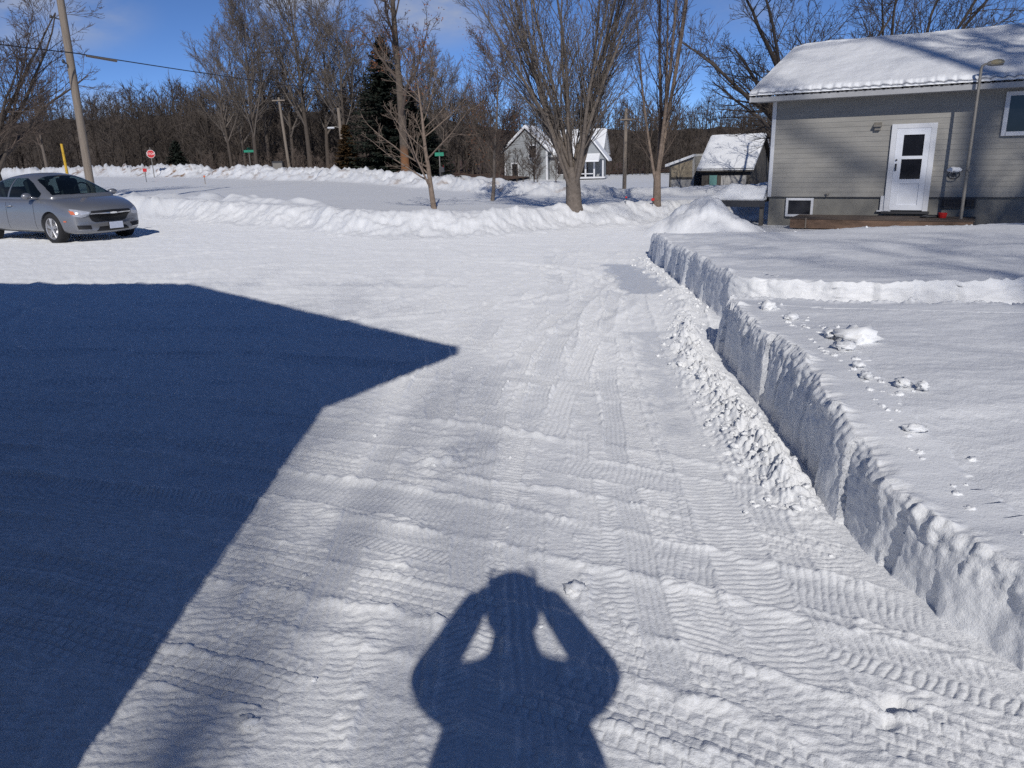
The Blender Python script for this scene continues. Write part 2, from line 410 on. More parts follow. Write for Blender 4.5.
M['twig_gr'] = simple('grey twigs', (.150, .128, .112), .9, var=.2, scale=2, spec=.15)
M['twig_far'] = simple('far twigs', (.078, .065, .057), .95, var=.45, scale=.09, spec=.1)
M['leaf'] = simple('dry leaves', (.20, .085, .045), .8, var=.4, scale=3, spec=.2)
def orange_foot(m):
    nt = m.node_tree; b = nt.nodes['Principled BSDF']; src = b.inputs['Base Color'].links[0].from_socket
    tc = N(nt, 'ShaderNodeTexCoord'); sp = N(nt, 'ShaderNodeSeparateXYZ'); nt.links.new(tc.outputs['Object'], sp.inputs[0])
    mr = N(nt, 'ShaderNodeMapRange'); mr.inputs['From Min'].default_value = 2.1; mr.inputs['From Max'].default_value = 1.5; nt.links.new(sp.outputs['Z'], mr.inputs['Value'])
    mx = N(nt, 'ShaderNodeMixRGB'); mx.inputs[2].default_value = (.20, .095, .045, 1); nt.links.new(mr.outputs[0], mx.inputs[0]); nt.links.new(src, mx.inputs[1]); nt.links.new(mx.outputs[0], b.inputs['Base Color'])
orange_foot(M['bark_or'])
M['needle'] = simple('spruce needles', (.020, .026, .020), .8, var=.5, scale=2, spec=.15)
M['cedar'] = simple('winter cedar', (.060, .036, .016), .85, var=.5, scale=2, spec=.15)
M['pole'] = simple('weathered pole wood', (.215, .178, .145), .9, var=.25, scale=4, bump=.005, stretch=(6, 6, .5))
M['siding'] = simple('greige vinyl siding', (.262, .252, .232), .6, var=.17, scale=2.2, stretch=(.6, .6, 3))
M['found'] = simple('painted concrete block', (.205, .198, .18), .85, var=.14, scale=3, bump=.004, bscale=60)
M['trimgrey'] = simple('dirty white gutter', (.36, .36, .365), .5, var=.15, scale=3)
M['white'] = simple('white painted trim', (.60, .61, .64), .45, var=.06, scale=4)
M['doorw'] = simple('white storm door', (.66, .68, .73), .4, var=.08, scale=3)
M['glass'] = simple('dark window glass', (.012, .013, .018), .08, var=.5, scale=2)
M['metalroof'] = simple('grey roof steel', (.22, .22, .23), .45, metal=.5, var=.2)
M['deckwood'] = simple('weathered deck boards', (.095, .072, .060), .85, var=.35, scale=5, bump=.003, stretch=(.6, 6, 6))
M['deckface'] = simple('orange brown joist', (.15, .093, .062), .8, var=.6, scale=3, bump=.003, stretch=(.7, 6, 2))
M['steel'] = simple('galvanised steel', (.22, .205, .185), .55, metal=.3, var=.2, scale=10)
M['darkmetal'] = simple('dark metal', (.05, .05, .055), .5, metal=.3)
M['wire'] = simple('wire', (.015, .015, .02), .6)
M['greywood'] = simple('grey barn boards', (.085, .078, .072), .95, var=.6, scale=3, bump=.006, stretch=(5, 5, .4))
M['whitebd'] = simple('faded white boards', (.42, .41, .40), .9, var=.35, scale=3, stretch=(5, 5, .6))
M['teal'] = simple('teal door paint', (.12, .26, .25), .6, var=.2, scale=3)
M['tan'] = simple('tan tarpaulin panel', (.30, .25, .18), .8, var=.3, scale=3)
M['palesid'] = simple('pale grey clapboard', (.27, .285, .30), .7, var=.1, scale=3)
M['orange'] = simple('orange marker', (.55, .13, .05), .5)
M['yellow'] = simple('yellow marker sleeve', (.62, .38, .03), .5, var=.08)
M['red'] = simple('red plastic', (.50, .02, .02), .45, var=.1)
M['green'] = simple('green sign sheeting', (.01, .22, .13), .45, var=.1)
M['signwhite'] = simple('white sign lettering', (.75, .75, .75), .5, var=.02)
M['lampglass'] = simple('yellowed lamp globe', (.40, .33, .20), .35, var=.2)
M['brown'] = simple('brown bracken', (.10, .055, .035), .9, var=.4)
M['blue'] = simple('blue tarpaulin', (.03, .05, .22), .5)

# ------------------------------------------------------------------ ground sheet
th_f = np.arange(-.68, .68, .00128)
th_b = np.linspace(.68, 2*PI-.68, 150)
th = np.concatenate([th_f, th_b])
rs = [.2]
while rs[-1] < 1500:
    r = rs[-1]
    rs.append(r+max(.006 if r > 1.2 else .02, min(r*r/1450, r*.02, .085 if 15 < r < 27 else (.30 if 27 <= r < 75 else 99))) if r > 1.2 else r+.02)
rs = np.array(rs)
TH, RR = np.meshgrid(th, rs)
X = (RR*np.sin(TH)).ravel(); Y = (RR*np.cos(TH)).ravel()
Z, ICE, DIRT, GRAIN = z_full(X, Y)
nr, nt_ = len(rs), len(th)
V = np.stack([X, Y, Z], 1)
F = grid_faces(nr, nt_, wrap=True)[:, ::-1]
# little fan under the photographer's feet
c0 = len(V); V = np.vstack([V, [[0, 0, float(Z[0])]]])
me = np_mesh('snow_ground', V, F)
bmf = None
for nm, arr in (('ice', ICE), ('dirt', DIRT), ('grain', GRAIN)):
    at = me.attributes.new(nm, 'FLOAT', 'POINT'); at.data.foreach_set('value', np.append(arr, 0).astype(np.float32))
g = link('snow_ground', me, M['snow'], None, True); tag(g, kind='structure')
th0 = np.linspace(0, 2*PI, 40, endpoint=False)
px_ = np.append(.21*np.sin(th0), 0); py_ = np.append(.21*np.cos(th0), 0)
me = np_mesh('snow_patch', np.stack([px_, py_, z_full(px_, py_)[0]+.003], 1), np.array([[i, 40, (i+1) % 40] for i in range(40)]))
tag(link('snow_ground_centre', me, M['snow2'], None, True), kind='structure')

# street beyond the bank
kx = np.array([-120, -80, -60, -45, -37, -30, -24, -17, -10, -4, 0, 4, 8, 14, 30, 60.])
ky = np.interp(kx, FAR_X, FAR_Y)
P = np.stack([kx, ky], 1)
T = np.gradient(P, axis=0); T /= np.linalg.norm(T, axis=1)[:, None]
Nn = np.stack([-T[:, 1], T[:, 0]], 1)
W = np.linspace(5.2, 11.4, 8)
RV = []
for i in range(len(P)):
    for w in W:
        q = P[i]+Nn[i]*w
        RV.append((q[0], q[1], 0))
RV = np.array(RV)
RV[:, 2] = z_base(RV[:, 0], RV[:, 1])+.33+.06
me = np_mesh('street', RV, grid_faces(len(P), len(W))); tag(link('street', me, M['asphalt']), kind='structure')

# ------------------------------------------------------------------ the cut faces of the snow bank
def resample(pts, step):
    pts = np.array(pts, float)
    # round the corners a little
    for _ in range(2):
        q = [pts[0]]
        for a, b in zip(pts[:-1], pts[1:]):
            q += [a*.75+b*.25, a*.25+b*.75]
        q.append(pts[-1]); pts = np.array(q)
    seg = np.hypot(*np.diff(pts, axis=0).T); L = np.concatenate([[0], np.cumsum(seg)])
    s = np.arange(0, L[-1], step)
    return np.stack([np.interp(s, L, pts[:, 0]), np.interp(s, L, pts[:, 1])], 1), s
def bank_face(name, path, side, step, seed, fade_end=0):
    """side=+1: yard lies left of the travel direction"""
    Pp, s = resample(path, step)
    T = np.gradient(Pp, axis=0); T /= np.linalg.norm(T, axis=1)[:, None]
    Nn = np.stack([-T[:, 1], T[:, 0]], 1)*side          # towards the yard
    nz = 60; nl = 26
    n = len(s)
    Hs = np.empty(n)
    ins = Pp+Nn*.30
    Hs = yard_top(ins[:, 0], ins[:, 1])+z_base(ins[:, 0], ins[:, 1])
    Hs = Hs+.018*noise(s*2.1, s*0, seed)+.018*noise(s*7.5, s*0, seed+1)+.020*np.abs(noise(s*19, s*0, seed+2))+.012*noise(s*41, s*0, seed+6)
    zb = z_base(Pp[:, 0], Pp[:, 1])-.06
    tv = np.linspace(0, 1, nz)
    rows = []
    S2 = np.repeat(s[:, None], nz, 1); Zr = zb[:, None]+(Hs-zb)[:, None]*tv[None, :]
    # face displacement: flat shovel cuts side by side, crumbly crust above
    def cuts(size, sd, amp, tilt, skew):
        c = S2/size+skew*Zr+.25*noise(S2*2, Zr*1.5, sd); k = np.floor(c); f = c-k
        return amp*(rnd2(k, k*0, sd)-.5)+tilt*(rnd2(k, k*0, sd+1)-.5)*(f-.5)+tilt*1.4*(rnd2(k, k*0, sd+2)-.5)*(Zr/.45-.5)
    d = cuts(.34, seed+3, .050, .07, .5)+cuts(.15, seed+7, .016, .03, -.9)*sstep(-.2, .2, noise(S2*.8, Zr*.5, seed+11))
    d = d+.012*noise(S2*4.5+Zr*1.5, Zr*3.0, seed+4)+.006*fbm(S2*14, Zr*11, seed+5, 4)
    fl = np.abs(noise(S2*8+.5*Zr, Zr*1.1, seed+10)); up_ = sstep(.45, .9, tv)[None, :]
    d = d+.010*(.35-fl)*up_+.055*noise(S2*.9, Zr*.4, seed+13)+.012*fbm(S2*22, Zr*16, seed+12, 3)*up_
    lean = .045*(tv[None, :]**1.2)-.015+0*S2
    rnd = .018*sstep(.90, 1, tv)[None, :]**2
    off = lean+d+rnd-.03*(1-sstep(0, .2, tv))[None, :]
    VX = Pp[:, 0][:, None]+Nn[:, 0][:, None]*off; VY = Pp[:, 1][:, None]+Nn[:, 1][:, None]*off
    # lip running inwards
    lt = np.linspace(0, 1, nl+1)[1:]
    lo = off[:, -1][:, None]+lt[None, :]**1.3*.42
    LX = Pp[:, 0][:, None]+Nn[:, 0][:, None]*lo; LY = Pp[:, 1][:, None]+Nn[:, 1][:, None]*lo
    gz = yard_top(LX, LY)+z_base(LX, LY)
    k = sstep(0, .34, lt)[None, :]
    LZ = Hs[:, None]*(1-k)+gz*k+.005-.050*sstep(.80, 1, lt)[None, :]+(.012*fbm(LX*9, LY*9, seed+20, 3)+.016*np.clip(fbm(LX*5, LY*5, seed+21, 3), 0, 1))*(1-k)
    Vx = np.concatenate([VX, LX], 1); Vy = np.concatenate([VY, LY], 1); Vz = np.concatenate([Zr, LZ], 1)
    if fade_end:
        w = sstep(0, 1, (s[-1]-s)/fade_end) if fade_end > 0 else sstep(0, 1, s/(-fade_end))
        w = w[:, None]
        Vz = Vz*w+(zb[:, None]-.05)*(1-w)
    V = np.stack([Vx, Vy, Vz], -1).reshape(-1, 3)
    F = grid_faces(n, nz+nl)
    if side < 0: F = F[:, ::-1]
    me = np_mesh(name, V, F)
    o = link(name, me, M['snow2'], None, True); tag(o, kind='structure')
    return o
bank_face('snow_bank_near', A_EDGE, 1, .012, 300)
bank_face('snow_bank_far', B_EDGE, 1, .03, 400, fade_end=-.22)

# ------------------------------------------------------------------ loose snow
def clod_mesh(rng, r):
    bm = bmesh.new(); bmesh.ops.create_icosphere(bm, subdivisions=3, radius=r)
    ox = rng.random()*100
    sc = Vector((rng.uniform(.8, 1.3), rng.uniform(.8, 1.2), rng.uniform(.55, .9)))
    for v in bm.verts:
        n = v.co.normalized()
        k = 1+.45*float(noise(np.array([n.x*1.6+ox]), np.array([n.y*1.6+n.z*2.1]), 5)[0])+.30*float(noise(np.array([n.x*4+ox]), np.array([n.y*4+n.z*5]), 6)[0])
        k += .22*float(noise(np.array([n.x*9+ox]), np.array([n.y*9+n.z*11]), 8)[0])
        v.co = Vector((v.co.x*sc.x, v.co.y*sc.y, v.co.z*sc.z))*k
    me = bpy.data.meshes.new('snow_chunk'); bm.to_mesh(me); bm.free()
    me.polygons.foreach_set('use_smooth', np.ones(len(me.polygons), bool))
    return me
rng = random.Random(5)
clods = [clod_mesh(rng, 1) for _ in range(6)]
def scatter(name, pts):
    Vs = []; Fs = []; n0 = 0
    for (x, y, z, r) in pts:
        me = clods[rng.randrange(6)]
        v = np.empty(len(me.vertices)*3); me.vertices.foreach_get('co', v); v = v.reshape(-1, 3)
        a = rng.random()*6.28; c, s = math.cos(a), math.sin(a)
        v = v@np.array([[c, s, 0], [-s, c, 0], [0, 0, 1]])*r+np.array([x, y, z])
        f = np.empty(len(me.polygons)*3, np.int32); me.polygons.foreach_get('vertices', f)
        Vs.append(v); Fs.append(f.reshape(-1, 3)+n0); n0 += len(v)
    return np_mesh(name, np.vstack(Vs), np.vstack(Fs))
pts = []
for _ in range(520):
    y = rng.uniform(3.2, 7.4); xr = np.interp(y, [3.04, 3.9, 5.1, 6.2, 7.5], [1.45, 1.57, 1.68, 1.74, 2.0])
    off = np.interp(y, [3, 4, 5.5, 7, 9], [.12, .23, .30, .24, .18])
    if y < 3.6 and rng.random() < .5: continue
    x = xr-off+rng.gauss(-.02, .095)
    if x > xr-.06: continue
    pts.append((x, y, 0, rng.choice([.006, .008, .010, .012, .016, .021])*rng.uniform(.7, 1.2)))
for _ in range(120):
    y = rng.uniform(7.6, 12.8); xr = np.interp(y, [7.5, 8, 9.5, 11.6, 13], [1.95, 2.1, 2.2, 2.28, 2.38])
    pts.append((xr-abs(rng.gauss(.1, .12)), y, 0, rng.uniform(.008, .024)))
for _ in range(150):      # along the lip of the near bank
    y = rng.uniform(2.2, 6.2); xr = np.interp(y, [2.06, 2.5, 3.04, 3.9, 5.1, 6.2], [1.6, 1.45, 1.45, 1.57, 1.68, 1.74])
    pts.append((xr+.16+abs(rng.gauss(0, .13)), y, 0, rng.uniform(.007, .022)))
for _ in range(110):      # sparse crumbs on the drive and yard, rough snow before the deck
    if rng.random() < .35: pts.append((rng.uniform(-3, 1.3), rng.uniform(1.7, 8), 0, rng.uniform(.006, .013)))
    else: pts.append((rng.uniform(4.6, 12), rng.uniform(12.5, 17.0), 0, rng.uniform(.01, .028)))
A = np.array(pts); zz = z_full(A[:, 0], A[:, 1])[0]
pts = [(p[0], p[1], z-p[3]*.05, p[3]) for p, z in zip(pts, zz)]
me = scatter('loose_snow', pts)
tag(link('loose_snow', me, M['clod'], None, True), 'small crumbs of broken snow scattered along the foot of the snow banks', 'snow', kind='stuff')
big = [(2.13, 4.62, .085, 'largest lump of snow, lying on the bank top behind the crumbling edge', 'snow lump'),
       (2.03, 4.75, .05, None, None), (1.98, 4.42, .045, None, None), (1.98, 3.72, .035, None, None), (2.05, 3.66, .028, None, None), (1.90, 4.05, .03, None, None),
       (1.86, 3.86, .026, None, None), (1.78, 3.2, .03, None, None), (.22, 2.62, .035, 'flattened snow lump on the drive just above the shadow of the head', 'snow lump'), (-.82, 1.93, .028, 'small snow lump on the drive at lower left, near the big shadow', 'snow lump'),
       (1.95, 5.7, .05, None, None), (2.0, 5.35, .045, None, None)]
for i, (x, y, r, lb, ct) in enumerate(big):
    if x > 1.5: zc = float(yard_top(np.array([x]), np.array([y]))[0])+.02
    else: zc = float(z_full(np.array([x]), np.array([y]))[0][0])
    o = link('snow_chunk', clods[i % 6], M['clod'], None, True)
    o.location = (x, y, zc+r*.12); o.scale = (r*1.2, r, r*.9); o.rotation_euler = (0, 0, i*1.3)
    tag(o, lb or 'small lump of snow broken off along the top edge of the near bank', ct or 'snow lump', None if lb else 'snow lumps on the bank edge')

# ------------------------------------------------------------------ trees
def tubes(lines, sides):
    """lines: list of (pts (n,3), radii (n)) -> verts, faces, batched"""
    Vs = []; Fs = []; n0 = 0
    by = {}
    for p, r in lines: by.setdefault(len(p), []).append((p, r))
    for n, L in by.items():
        Pn = np.array([a for a, b in L]); Rn = np.array([b for a, b in L])
        T = np.gradient(Pn, axis=1); T /= np.linalg.norm(T, axis=2)[..., None]+1e-9
        ref = np.where(np.abs(T[:, :1, 2:3]) > .8, np.array([1., 0, 0]), np.array([0, 0, 1.]))
        ref = np.broadcast_to(ref, T.shape)
        a = np.cross(T, ref); a /= np.linalg.norm(a, axis=2)[..., None]+1e-9
        b = np.cross(T, a)
        k = np.arange(sides)*2*PI/sides
        ring = Pn[:, :, None, :]+Rn[:, :, None, None]*(a[:, :, None, :]*np.cos(k)[None, None, :, None]+b[:, :, None, :]*np.sin(k)[None, None, :, None])
        m = len(L)
        Vs.append(ring.reshape(-1, 3))
        f = grid_faces(n, sides, wrap=True)
        Fs.append((f[None]+(np.arange(m)*n*sides)[:, None, None]).reshape(-1, 4)+n0); n0 += m*n*sides
    return np.vstack(Vs), np.vstack(Fs)

def grow(rng, sp, p, d, L, r, lvl, out):
    n = sp['seg'][lvl]
    pts = [p.copy()]; rad = [r]; dirs = []
    for i in range(n):
        w = sp['wob'][lvl]
        d = d+np.array([rng.gauss(0, w), rng.gauss(0, w), rng.gauss(0, w*.6)+sp['up'][lvl]])
        d = d/np.linalg.norm(d)
        p = p+d*L/n; pts.append(p.copy()); dirs.append(d)
        rad.append(max(r*(1-sp['taper'][lvl]*(i+1)/n), sp['rmin']))
    out.append((lvl, np.array(pts), np.array(rad)))
    if lvl >= sp['max']: return
    nc = max(1, int(round(sp['kids'][lvl]*rng.uniform(.85, 1.15))))
    for c in range(nc):
        t = sp['t0'][lvl]+(1-sp['t0'][lvl])*((c+rng.random())/nc)
        f = t*n; i = min(int(f), n-1); q = pts[i]+(pts[i+1]-pts[i])*(f-i); dd = dirs[i]
        a = R_(sp['ang'][lvl]*rng.uniform(.7, 1.3))
        ax = np.cross(dd, [rng.gauss(0, 1), rng.gauss(0, 1), rng.gauss(0, 1)]); ax /= np.linalg.norm(ax)+1e-9
        nd = dd*math.cos(a)+ax*math.sin(a)
        if nd[2] < -.15: nd[2] *= .3
        rr = (rad[i]+(rad[i+1]-rad[i])*(f-i))
        LL = L*sp['len'][lvl]*rng.uniform(.75, 1.2)*(1-sp['apex'][lvl]*t)
        grow(rng, sp, q, nd, LL, max(rr*sp['rr'][lvl]*rng.uniform(.8, 1.1), sp['rmin']), lvl+1, out)

SP = dict(
 maple=dict(seg=[4, 8, 6, 5, 3], wob=[.008, .055, .07, .09, .12], up=[0, .035, .05, .04, .02], taper=[.25, .8, .8, .8, .6], rmin=.004, max=4,
            kids=[17, 13, 7, 5], t0=[.34, .10, .12, .2], ang=[22, 25, 30, 34], len=[4.6, .42, .45, .5], apex=[0, .4, .5, .5], rr=[.32, .42, .55, .6]),
 clump=dict(seg=[4, 9, 6, 5, 3], wob=[.008, .03, .06, .09, .1], up=[0, .04, .05, .04, .02], taper=[.25, .8, .8, .8, .6], rmin=.004, max=4,
            kids=[6, 15, 7, 5], t0=[.55, .08, .15, .2], ang=[11, 27, 30, 34], len=[6.0, .27, .5, .5], apex=[0, .5, .5, .5], rr=[.52, .4, .55, .6]),
 upright=dict(seg=[8, 7, 5, 4, 3], wob=[.03, .06, .1, .12, .15], up=[.02, .06, .05, .03, .02], taper=[.8, .8, .8, .7, .6], rmin=.004, max=4,
            kids=[16, 7, 6, 4], t0=[.12, .15, .2, .2], ang=[28, 30, 38, 40], len=[.55, .5, .5, .5], apex=[.55, .4, .5, .5], rr=[.55, .55, .55, .6]),
 small=dict(seg=[8, 7, 5, 4], wob=[.05, .07, .1, .15], up=[.0, .05, .04, .02], taper=[.8, .8, .8, .6], rmin=.0045, max=3,
            kids=[16, 8, 5], t0=[.2, .15, .15], ang=[48, 38, 38], len=[.62, .42, .5], apex=[.45, .5, .5], rr=[.5, .5, .55]),
 sparse=dict(seg=[8, 7, 5, 4], wob=[.03, .06, .1, .12], up=[.02, .08, .05, .03], taper=[.72, .75, .8, .7], rmin=.004, max=3,
            kids=[11, 5, 3], t0=[.3, .2, .2], ang=[24, 30, 38], len=[.5, .45, .5], apex=[.5, .4, .5], rr=[.6, .5, .55]),
 bushy=dict(seg=[8, 7, 5, 4], wob=[.04, .07, .1, .15], up=[.0, .07, .05, .02], taper=[.8, .8, .8, .6], rmin=.0045, max=3,
            kids=[30, 11, 7], t0=[.22, .15, .15], ang=[38, 34, 38], len=[.48, .42, .5], apex=[.4, .5, .5], rr=[.45, .5, .55]),
 spread=dict(seg=[4, 9, 7, 5, 4], wob=[.04, .10, .12, .14, .16], up=[0, .035, .03, .02, .02], taper=[.2, .8, .8, .8, .6], rmin=.006, max=4,
            kids=[12, 11, 9, 6], t0=[.45, .15, .15, .2], ang=[52, 38, 38, 40], len=[2.6, .45, .48, .5], apex=[0, .45, .5, .5], rr=[.46, .46, .52, .6]),
 tall=dict(seg=[9, 8, 5, 4], wob=[.02, .07, .10, .13], up=[.02, .035, .05, .02], taper=[.9, .85, .8, .6], rmin=.013, max=3,
            kids=[24, 12, 8], t0=[.25, .15, .15], ang=[33, 33, 38], len=[.50, .42, .45], apex=[.42, .45, .4], rr=[.55, .5, .6]),
 oak=dict(seg=[10, 8, 6, 4, 3], wob=[.018, .11, .14, .16, .16], up=[.01, .04, .03, .02, .02], taper=[.75, .8, .8, .7, .6], rmin=.009, max=4,
            kids=[15, 8, 6, 4], t0=[.28, .15, .15, .2], ang=[48, 42, 42, 42], len=[.38, .48, .5, .5], apex=[.3, .45, .5, .5], rr=[.5, .5, .55, .6]),
)
def tree_meshes(sp, H, r, seed, lean=(0, 0), leaves=None):
    rng = random.Random(seed); out = []
    d = np.array([lean[0], lean[1], 1.]); d /= np.linalg.norm(d)
    grow(rng, SP[sp], np.array([0, 0, -.25]), d, H, r, 0, out)
    # flare at the foot
    lvl, P0, R0 = out[0]
    P0 = np.vstack([P0[:1], P0[:1]*.4+P0[1:2]*0+np.array([[0, 0, .06]]), P0[1:]]); R0 = np.concatenate([[R0[0]*1.35], [R0[0]*1.05], R0[1:]]); out[0] = (0, P0, R0)
    deep = 1 if sp in ('maple', 'spread', 'clump') else 0
    tr = [(p, q) for l, p, q in out if l <= deep]
    v0, f0 = tubes(tr, 9)
    Vs = []; Fs = []; n0 = 0
    for l in range(5):
        Ls = [(p, q) for l2, p, q in out if l2 == l and l2 > deep]
        if not Ls: continue
        v, f = tubes(Ls, [8, 6, 4, 3, 3][l]); Vs.append(v); Fs.append(f+n0); n0 += len(v)
    mt = np_mesh('trunk', v0, f0); mc = np_mesh('crown', np.vstack(Vs), np.vstack(Fs)); ml = None
    if leaves:
        ends = [p[-1] for l, p, q in out if l >= SP[sp]['max']-1]
        rng.shuffle(ends); q = []
        for e in ends[:leaves[0]]:
            if leaves[2] and not leaves[2](e): continue
            for _ in range(3):
                c = e+np.array([rng.gauss(0, .1) for _ in range(3)]); a = np.array([rng.gauss(0, 1) for _ in range(3)]); a /= np.linalg.norm(a)
                b = np.cross(a, [rng.gauss(0, 1) for _ in range(3)]); b /= np.linalg.norm(b); s = leaves[1]*rng.uniform(.6, 1.3)
                q += [c-a*s, c+b*s*.6, c+a*s, c-b*s*.6]
        if q: ml = np_mesh('leaves', np.array(q), np.arange(len(q)).reshape(-1, 4))
    return mt, mc, ml
def gz(x, y): return float(z_coarse(np.array([float(x)]), np.array([float(y)]))[0])
def put_tree(name, meshes, x, y, label, cat='tree', group=None, rz=0, sc=1, bark='bark', twig='twig', dz=0, sink=0):
    o = empty(name, (x, y, gz(x, y)+dz-sink), rz, sc)
    mt, mc, ml = meshes
    a = link('trunk', mt, M[bark], o, True); b = link('crown', mc, M[twig], o, True)
    if ml: link('leaves', ml, M['leaf'], o)
    tag(o, label, cat, group)
    return o
TREES_MARK = 1
# --- trees standing in the snow near the drive
put_tree('young_tree', tree_meshes('small', 3.75, .085, 11), -2.06, 22.3, 'thin young bare tree with pale trunk standing alone left of the big maple', bark='bark_pale', twig='bark_pale')
put_tree('leafy_young_tree', tree_meshes('bushy', 4.6, .07, 23, leaves=(1100, .020, None)), -.5, 27.5, 'slender young tree with reddish dead leaves in front of the far house', bark='bark')
put_tree('maple_tree', tree_meshes('maple', 1.25, .225, 35), 1.75, 20.5, 'big maple with many stems fanning up from one thick short trunk', bark='bark', twig='twig_gr')
put_tree('slim_tree', tree_meshes('clump', 1.15, .125, 44), 4.19, 21.96, 'slim upright tree with reddish bark and several stems beside the end of the drive', bark='bark_pale', twig='twig')
put_tree('spreading_tree', tree_meshes('spread', 2.6, .34, 57, (-.05, 0)), 10.6, 29.5, 'wide spreading dark bare tree rising behind the grey house', bark='bark_dk', twig='bark_dk', rz=.5)
put_tree('spreading_tree', tree_meshes('spread', 2.8, .30, 64), 15.6, 33.0, 'dark bare tree over the ridge of the grey house, at the right edge', bark='bark_dk', twig='bark_dk')
put_tree('edge_tree', tree_meshes('spread', 2.4, .25, 71), -20.0, 31.5, 'bare tree reaching in from the left edge above the silver car', bark='bark_dk', twig='twig', rz=1.0)
# trees across the street
talls = [tree_meshes('tall', 15, .24, 81+i) for i in range(3)]
tall_spots = [(238, 76, 11.6, 'first'), (252, 79, 12.8, ''), (262, 74, 14.6, ''), (276, 82, 15.6, ''), (300, 78, 13.2, ''), (316, 76, 16.8, ''), (334, 80, 15.2, ''), (352, 75, 14.0, ''), (366, 82, 13.6, ''),
              (392, 84, 13.4, ''), (424, 74, 11.0, ''), (440, 80, 11.0, ''), (455, 72, 9.0, ''), (470, 78, 8.6, '')]
tl = ['leftmost tall bare tree of the row beyond the street', 'tall bare tree directly above the left green street sign, second of its row',
      'tall bare tree directly left of the leaning street pole', 'tall bare tree right behind the leaning street pole', 'bare tree midway between the two street poles',
      'tallest bare tree of the row, left of the short pole with the lamp', 'tall bare tree just behind the short pole with the lamp', 'tall bare tree between the lamp pole and the spruce',
      'bare tree crown showing just left of the spruce top', 'bare tree between the spruce and the brown leaved oak', 'shorter bare tree just right of the oak trunk', 'bare tree behind the thin young tree',
      'low bare tree left of the reddish young tree', 'low bare tree behind the reddish young tree']
for i, (u, D, H, _) in enumerate(tall_spots):
    x = (u-512)/769*D*.958
    o = put_tree('bare_tree', talls[i % 3], x, D, tl[i], group='tall bare trees beyond the street', rz=i*1.7, sc=H/15.*.94, twig='twig_gr', bark='bark_dk', dz=-.3)
put_tree('oak_tree', tree_meshes('oak', 13.5, .27, 95, leaves=(900, .055, lambda e: e[0] > .6 or e[2] < 8)), -5.75, 45.8, 'large rugged oak with orange brown trunk keeping a few dead leaves', bark='bark_or', twig='twig')
put_tree('round_tree', tree_meshes('tall', 12, .2, 99), -64, 112, 'round bare crown rising above the distant wood, left behind the leaning pole', rz=2, dz=-.5, sc=1.25)

def conifer(name, x, y, H, Rr, n, mat, label, seed, dens=1, low=.02, bark='bark_dk', wl=.30):
    rng = random.Random(seed)
    o = empty(name, (x, y, gz(x, y)-.3))
    lines = [(np.array([[0, 0, 0], [0, 0, H*.5], [0, 0, H]]), np.array([.16, .09, .01]))]
    v, f = tubes(lines, 8); link('trunk', np_mesh('trunk', v, f), M[bark], o, True)
    q = []; Ls = []
    nb = int(n)
    for i in range(nb):
        t = low+(1-low)*(i/nb)**.85; z = H*t; L = Rr*(1-t)**.85*rng.uniform(.7, 1.12)+.12
        a = rng.random()*6.283; da, db = math.cos(a), math.sin(a)
        m = 5; P = []
        for k in range(m+1):
            u = k/m; P.append([da*L*u, db*L*u, z-.30*L*u+.22*L*u*u+(.25*L*u if t > .85 else 0)])
        P = np.array(P); Ls.append((P, np.linspace(.03*(1-t)+.008, .005, m+1)))
        steps = int(L/.10)+2
        for k in range(steps):
            u = (k+rng.random())/steps; c = P[0]+(P[-1]-P[0])*u; c = np.array([np.interp(u, np.linspace(0, 1, m+1), P[:, j]) for j in range(3)])
            for sgn in (-1, 1):
                for e in range(dens):
                    ll = wl*(1-.45*u)*rng.uniform(.6, 1.2)*(.6+.4*(1-t))
                    dv = np.array([da*.6-db*sgn*rng.uniform(.4, 1.), db*.6+da*sgn*rng.uniform(.4, 1.), rng.uniform(-.75, .1)]); dv /= np.linalg.norm(dv)
                    w = np.cross(dv, [rng.gauss(0, .4), rng.gauss(0, .4), 1]); w /= np.linalg.norm(w); w *= .055*rng.uniform(.7, 1.4)
                    q += [c-w*.6, c+dv*ll*.5-w, c+dv*ll, c+dv*ll*.5+w]
    v, f = tubes(Ls, 3)
    link('branches', np_mesh('branches', v, f), M[bark], o, True)
    link('crown', np_mesh('crown', np.array(q), np.arange(len(q)).reshape(-1, 4)), M[mat], o)
    tag(o, label, 'tree')
    return o
conifer('spruce_tree', -7.7, 52.5, 8.9, 3.5, 700, 'needle', 'dark pointed spruce with a snow dusted foot beyond the street', 7, 1, wl=.5)
conifer('cedar_tree', -10.4, 53.0, 3.7, 1.2, 330, 'cedar', 'low rusty brown cedar leaning against the left side of the spruce', 8, 2, wl=.34)
conifer('spruce_tree', -5.2, 52.0, 4.4, 2.2, 330, 'needle', 'small dark evergreen between the oak trunk and the green sign', 9, 1, wl=.5)
conifer('spruce_tree', -6.3, 54.0, 6.0, 2.4, 330, 'needle', 'dark evergreen behind the oak trunk', 19, 1, wl=.5)
conifer('far_evergreen', -33.5, 82, 3.6, 1.6, 200, 'needle', 'dark evergreen at the foot of the wood, left of the leftmost green sign', 10, 1, wl=.6)

for i, (u, D, sc_, lb) in enumerate([(541, 66, .62, 'brown leafless shrub hiding the front of the far house'), (560, 70, .7, 'second brown shrub beside the porch of the far house'), (503, 62, .9, 'twiggy bush left of the far house')]):
    put_tree('shrub', tree_meshes('bushy', 3.6, .06, 240+i), (u-512)/769*D*.958+.2, D, lb, cat='shrub', sc=sc_*1.25, dz=-.4, bark='bark_dk')
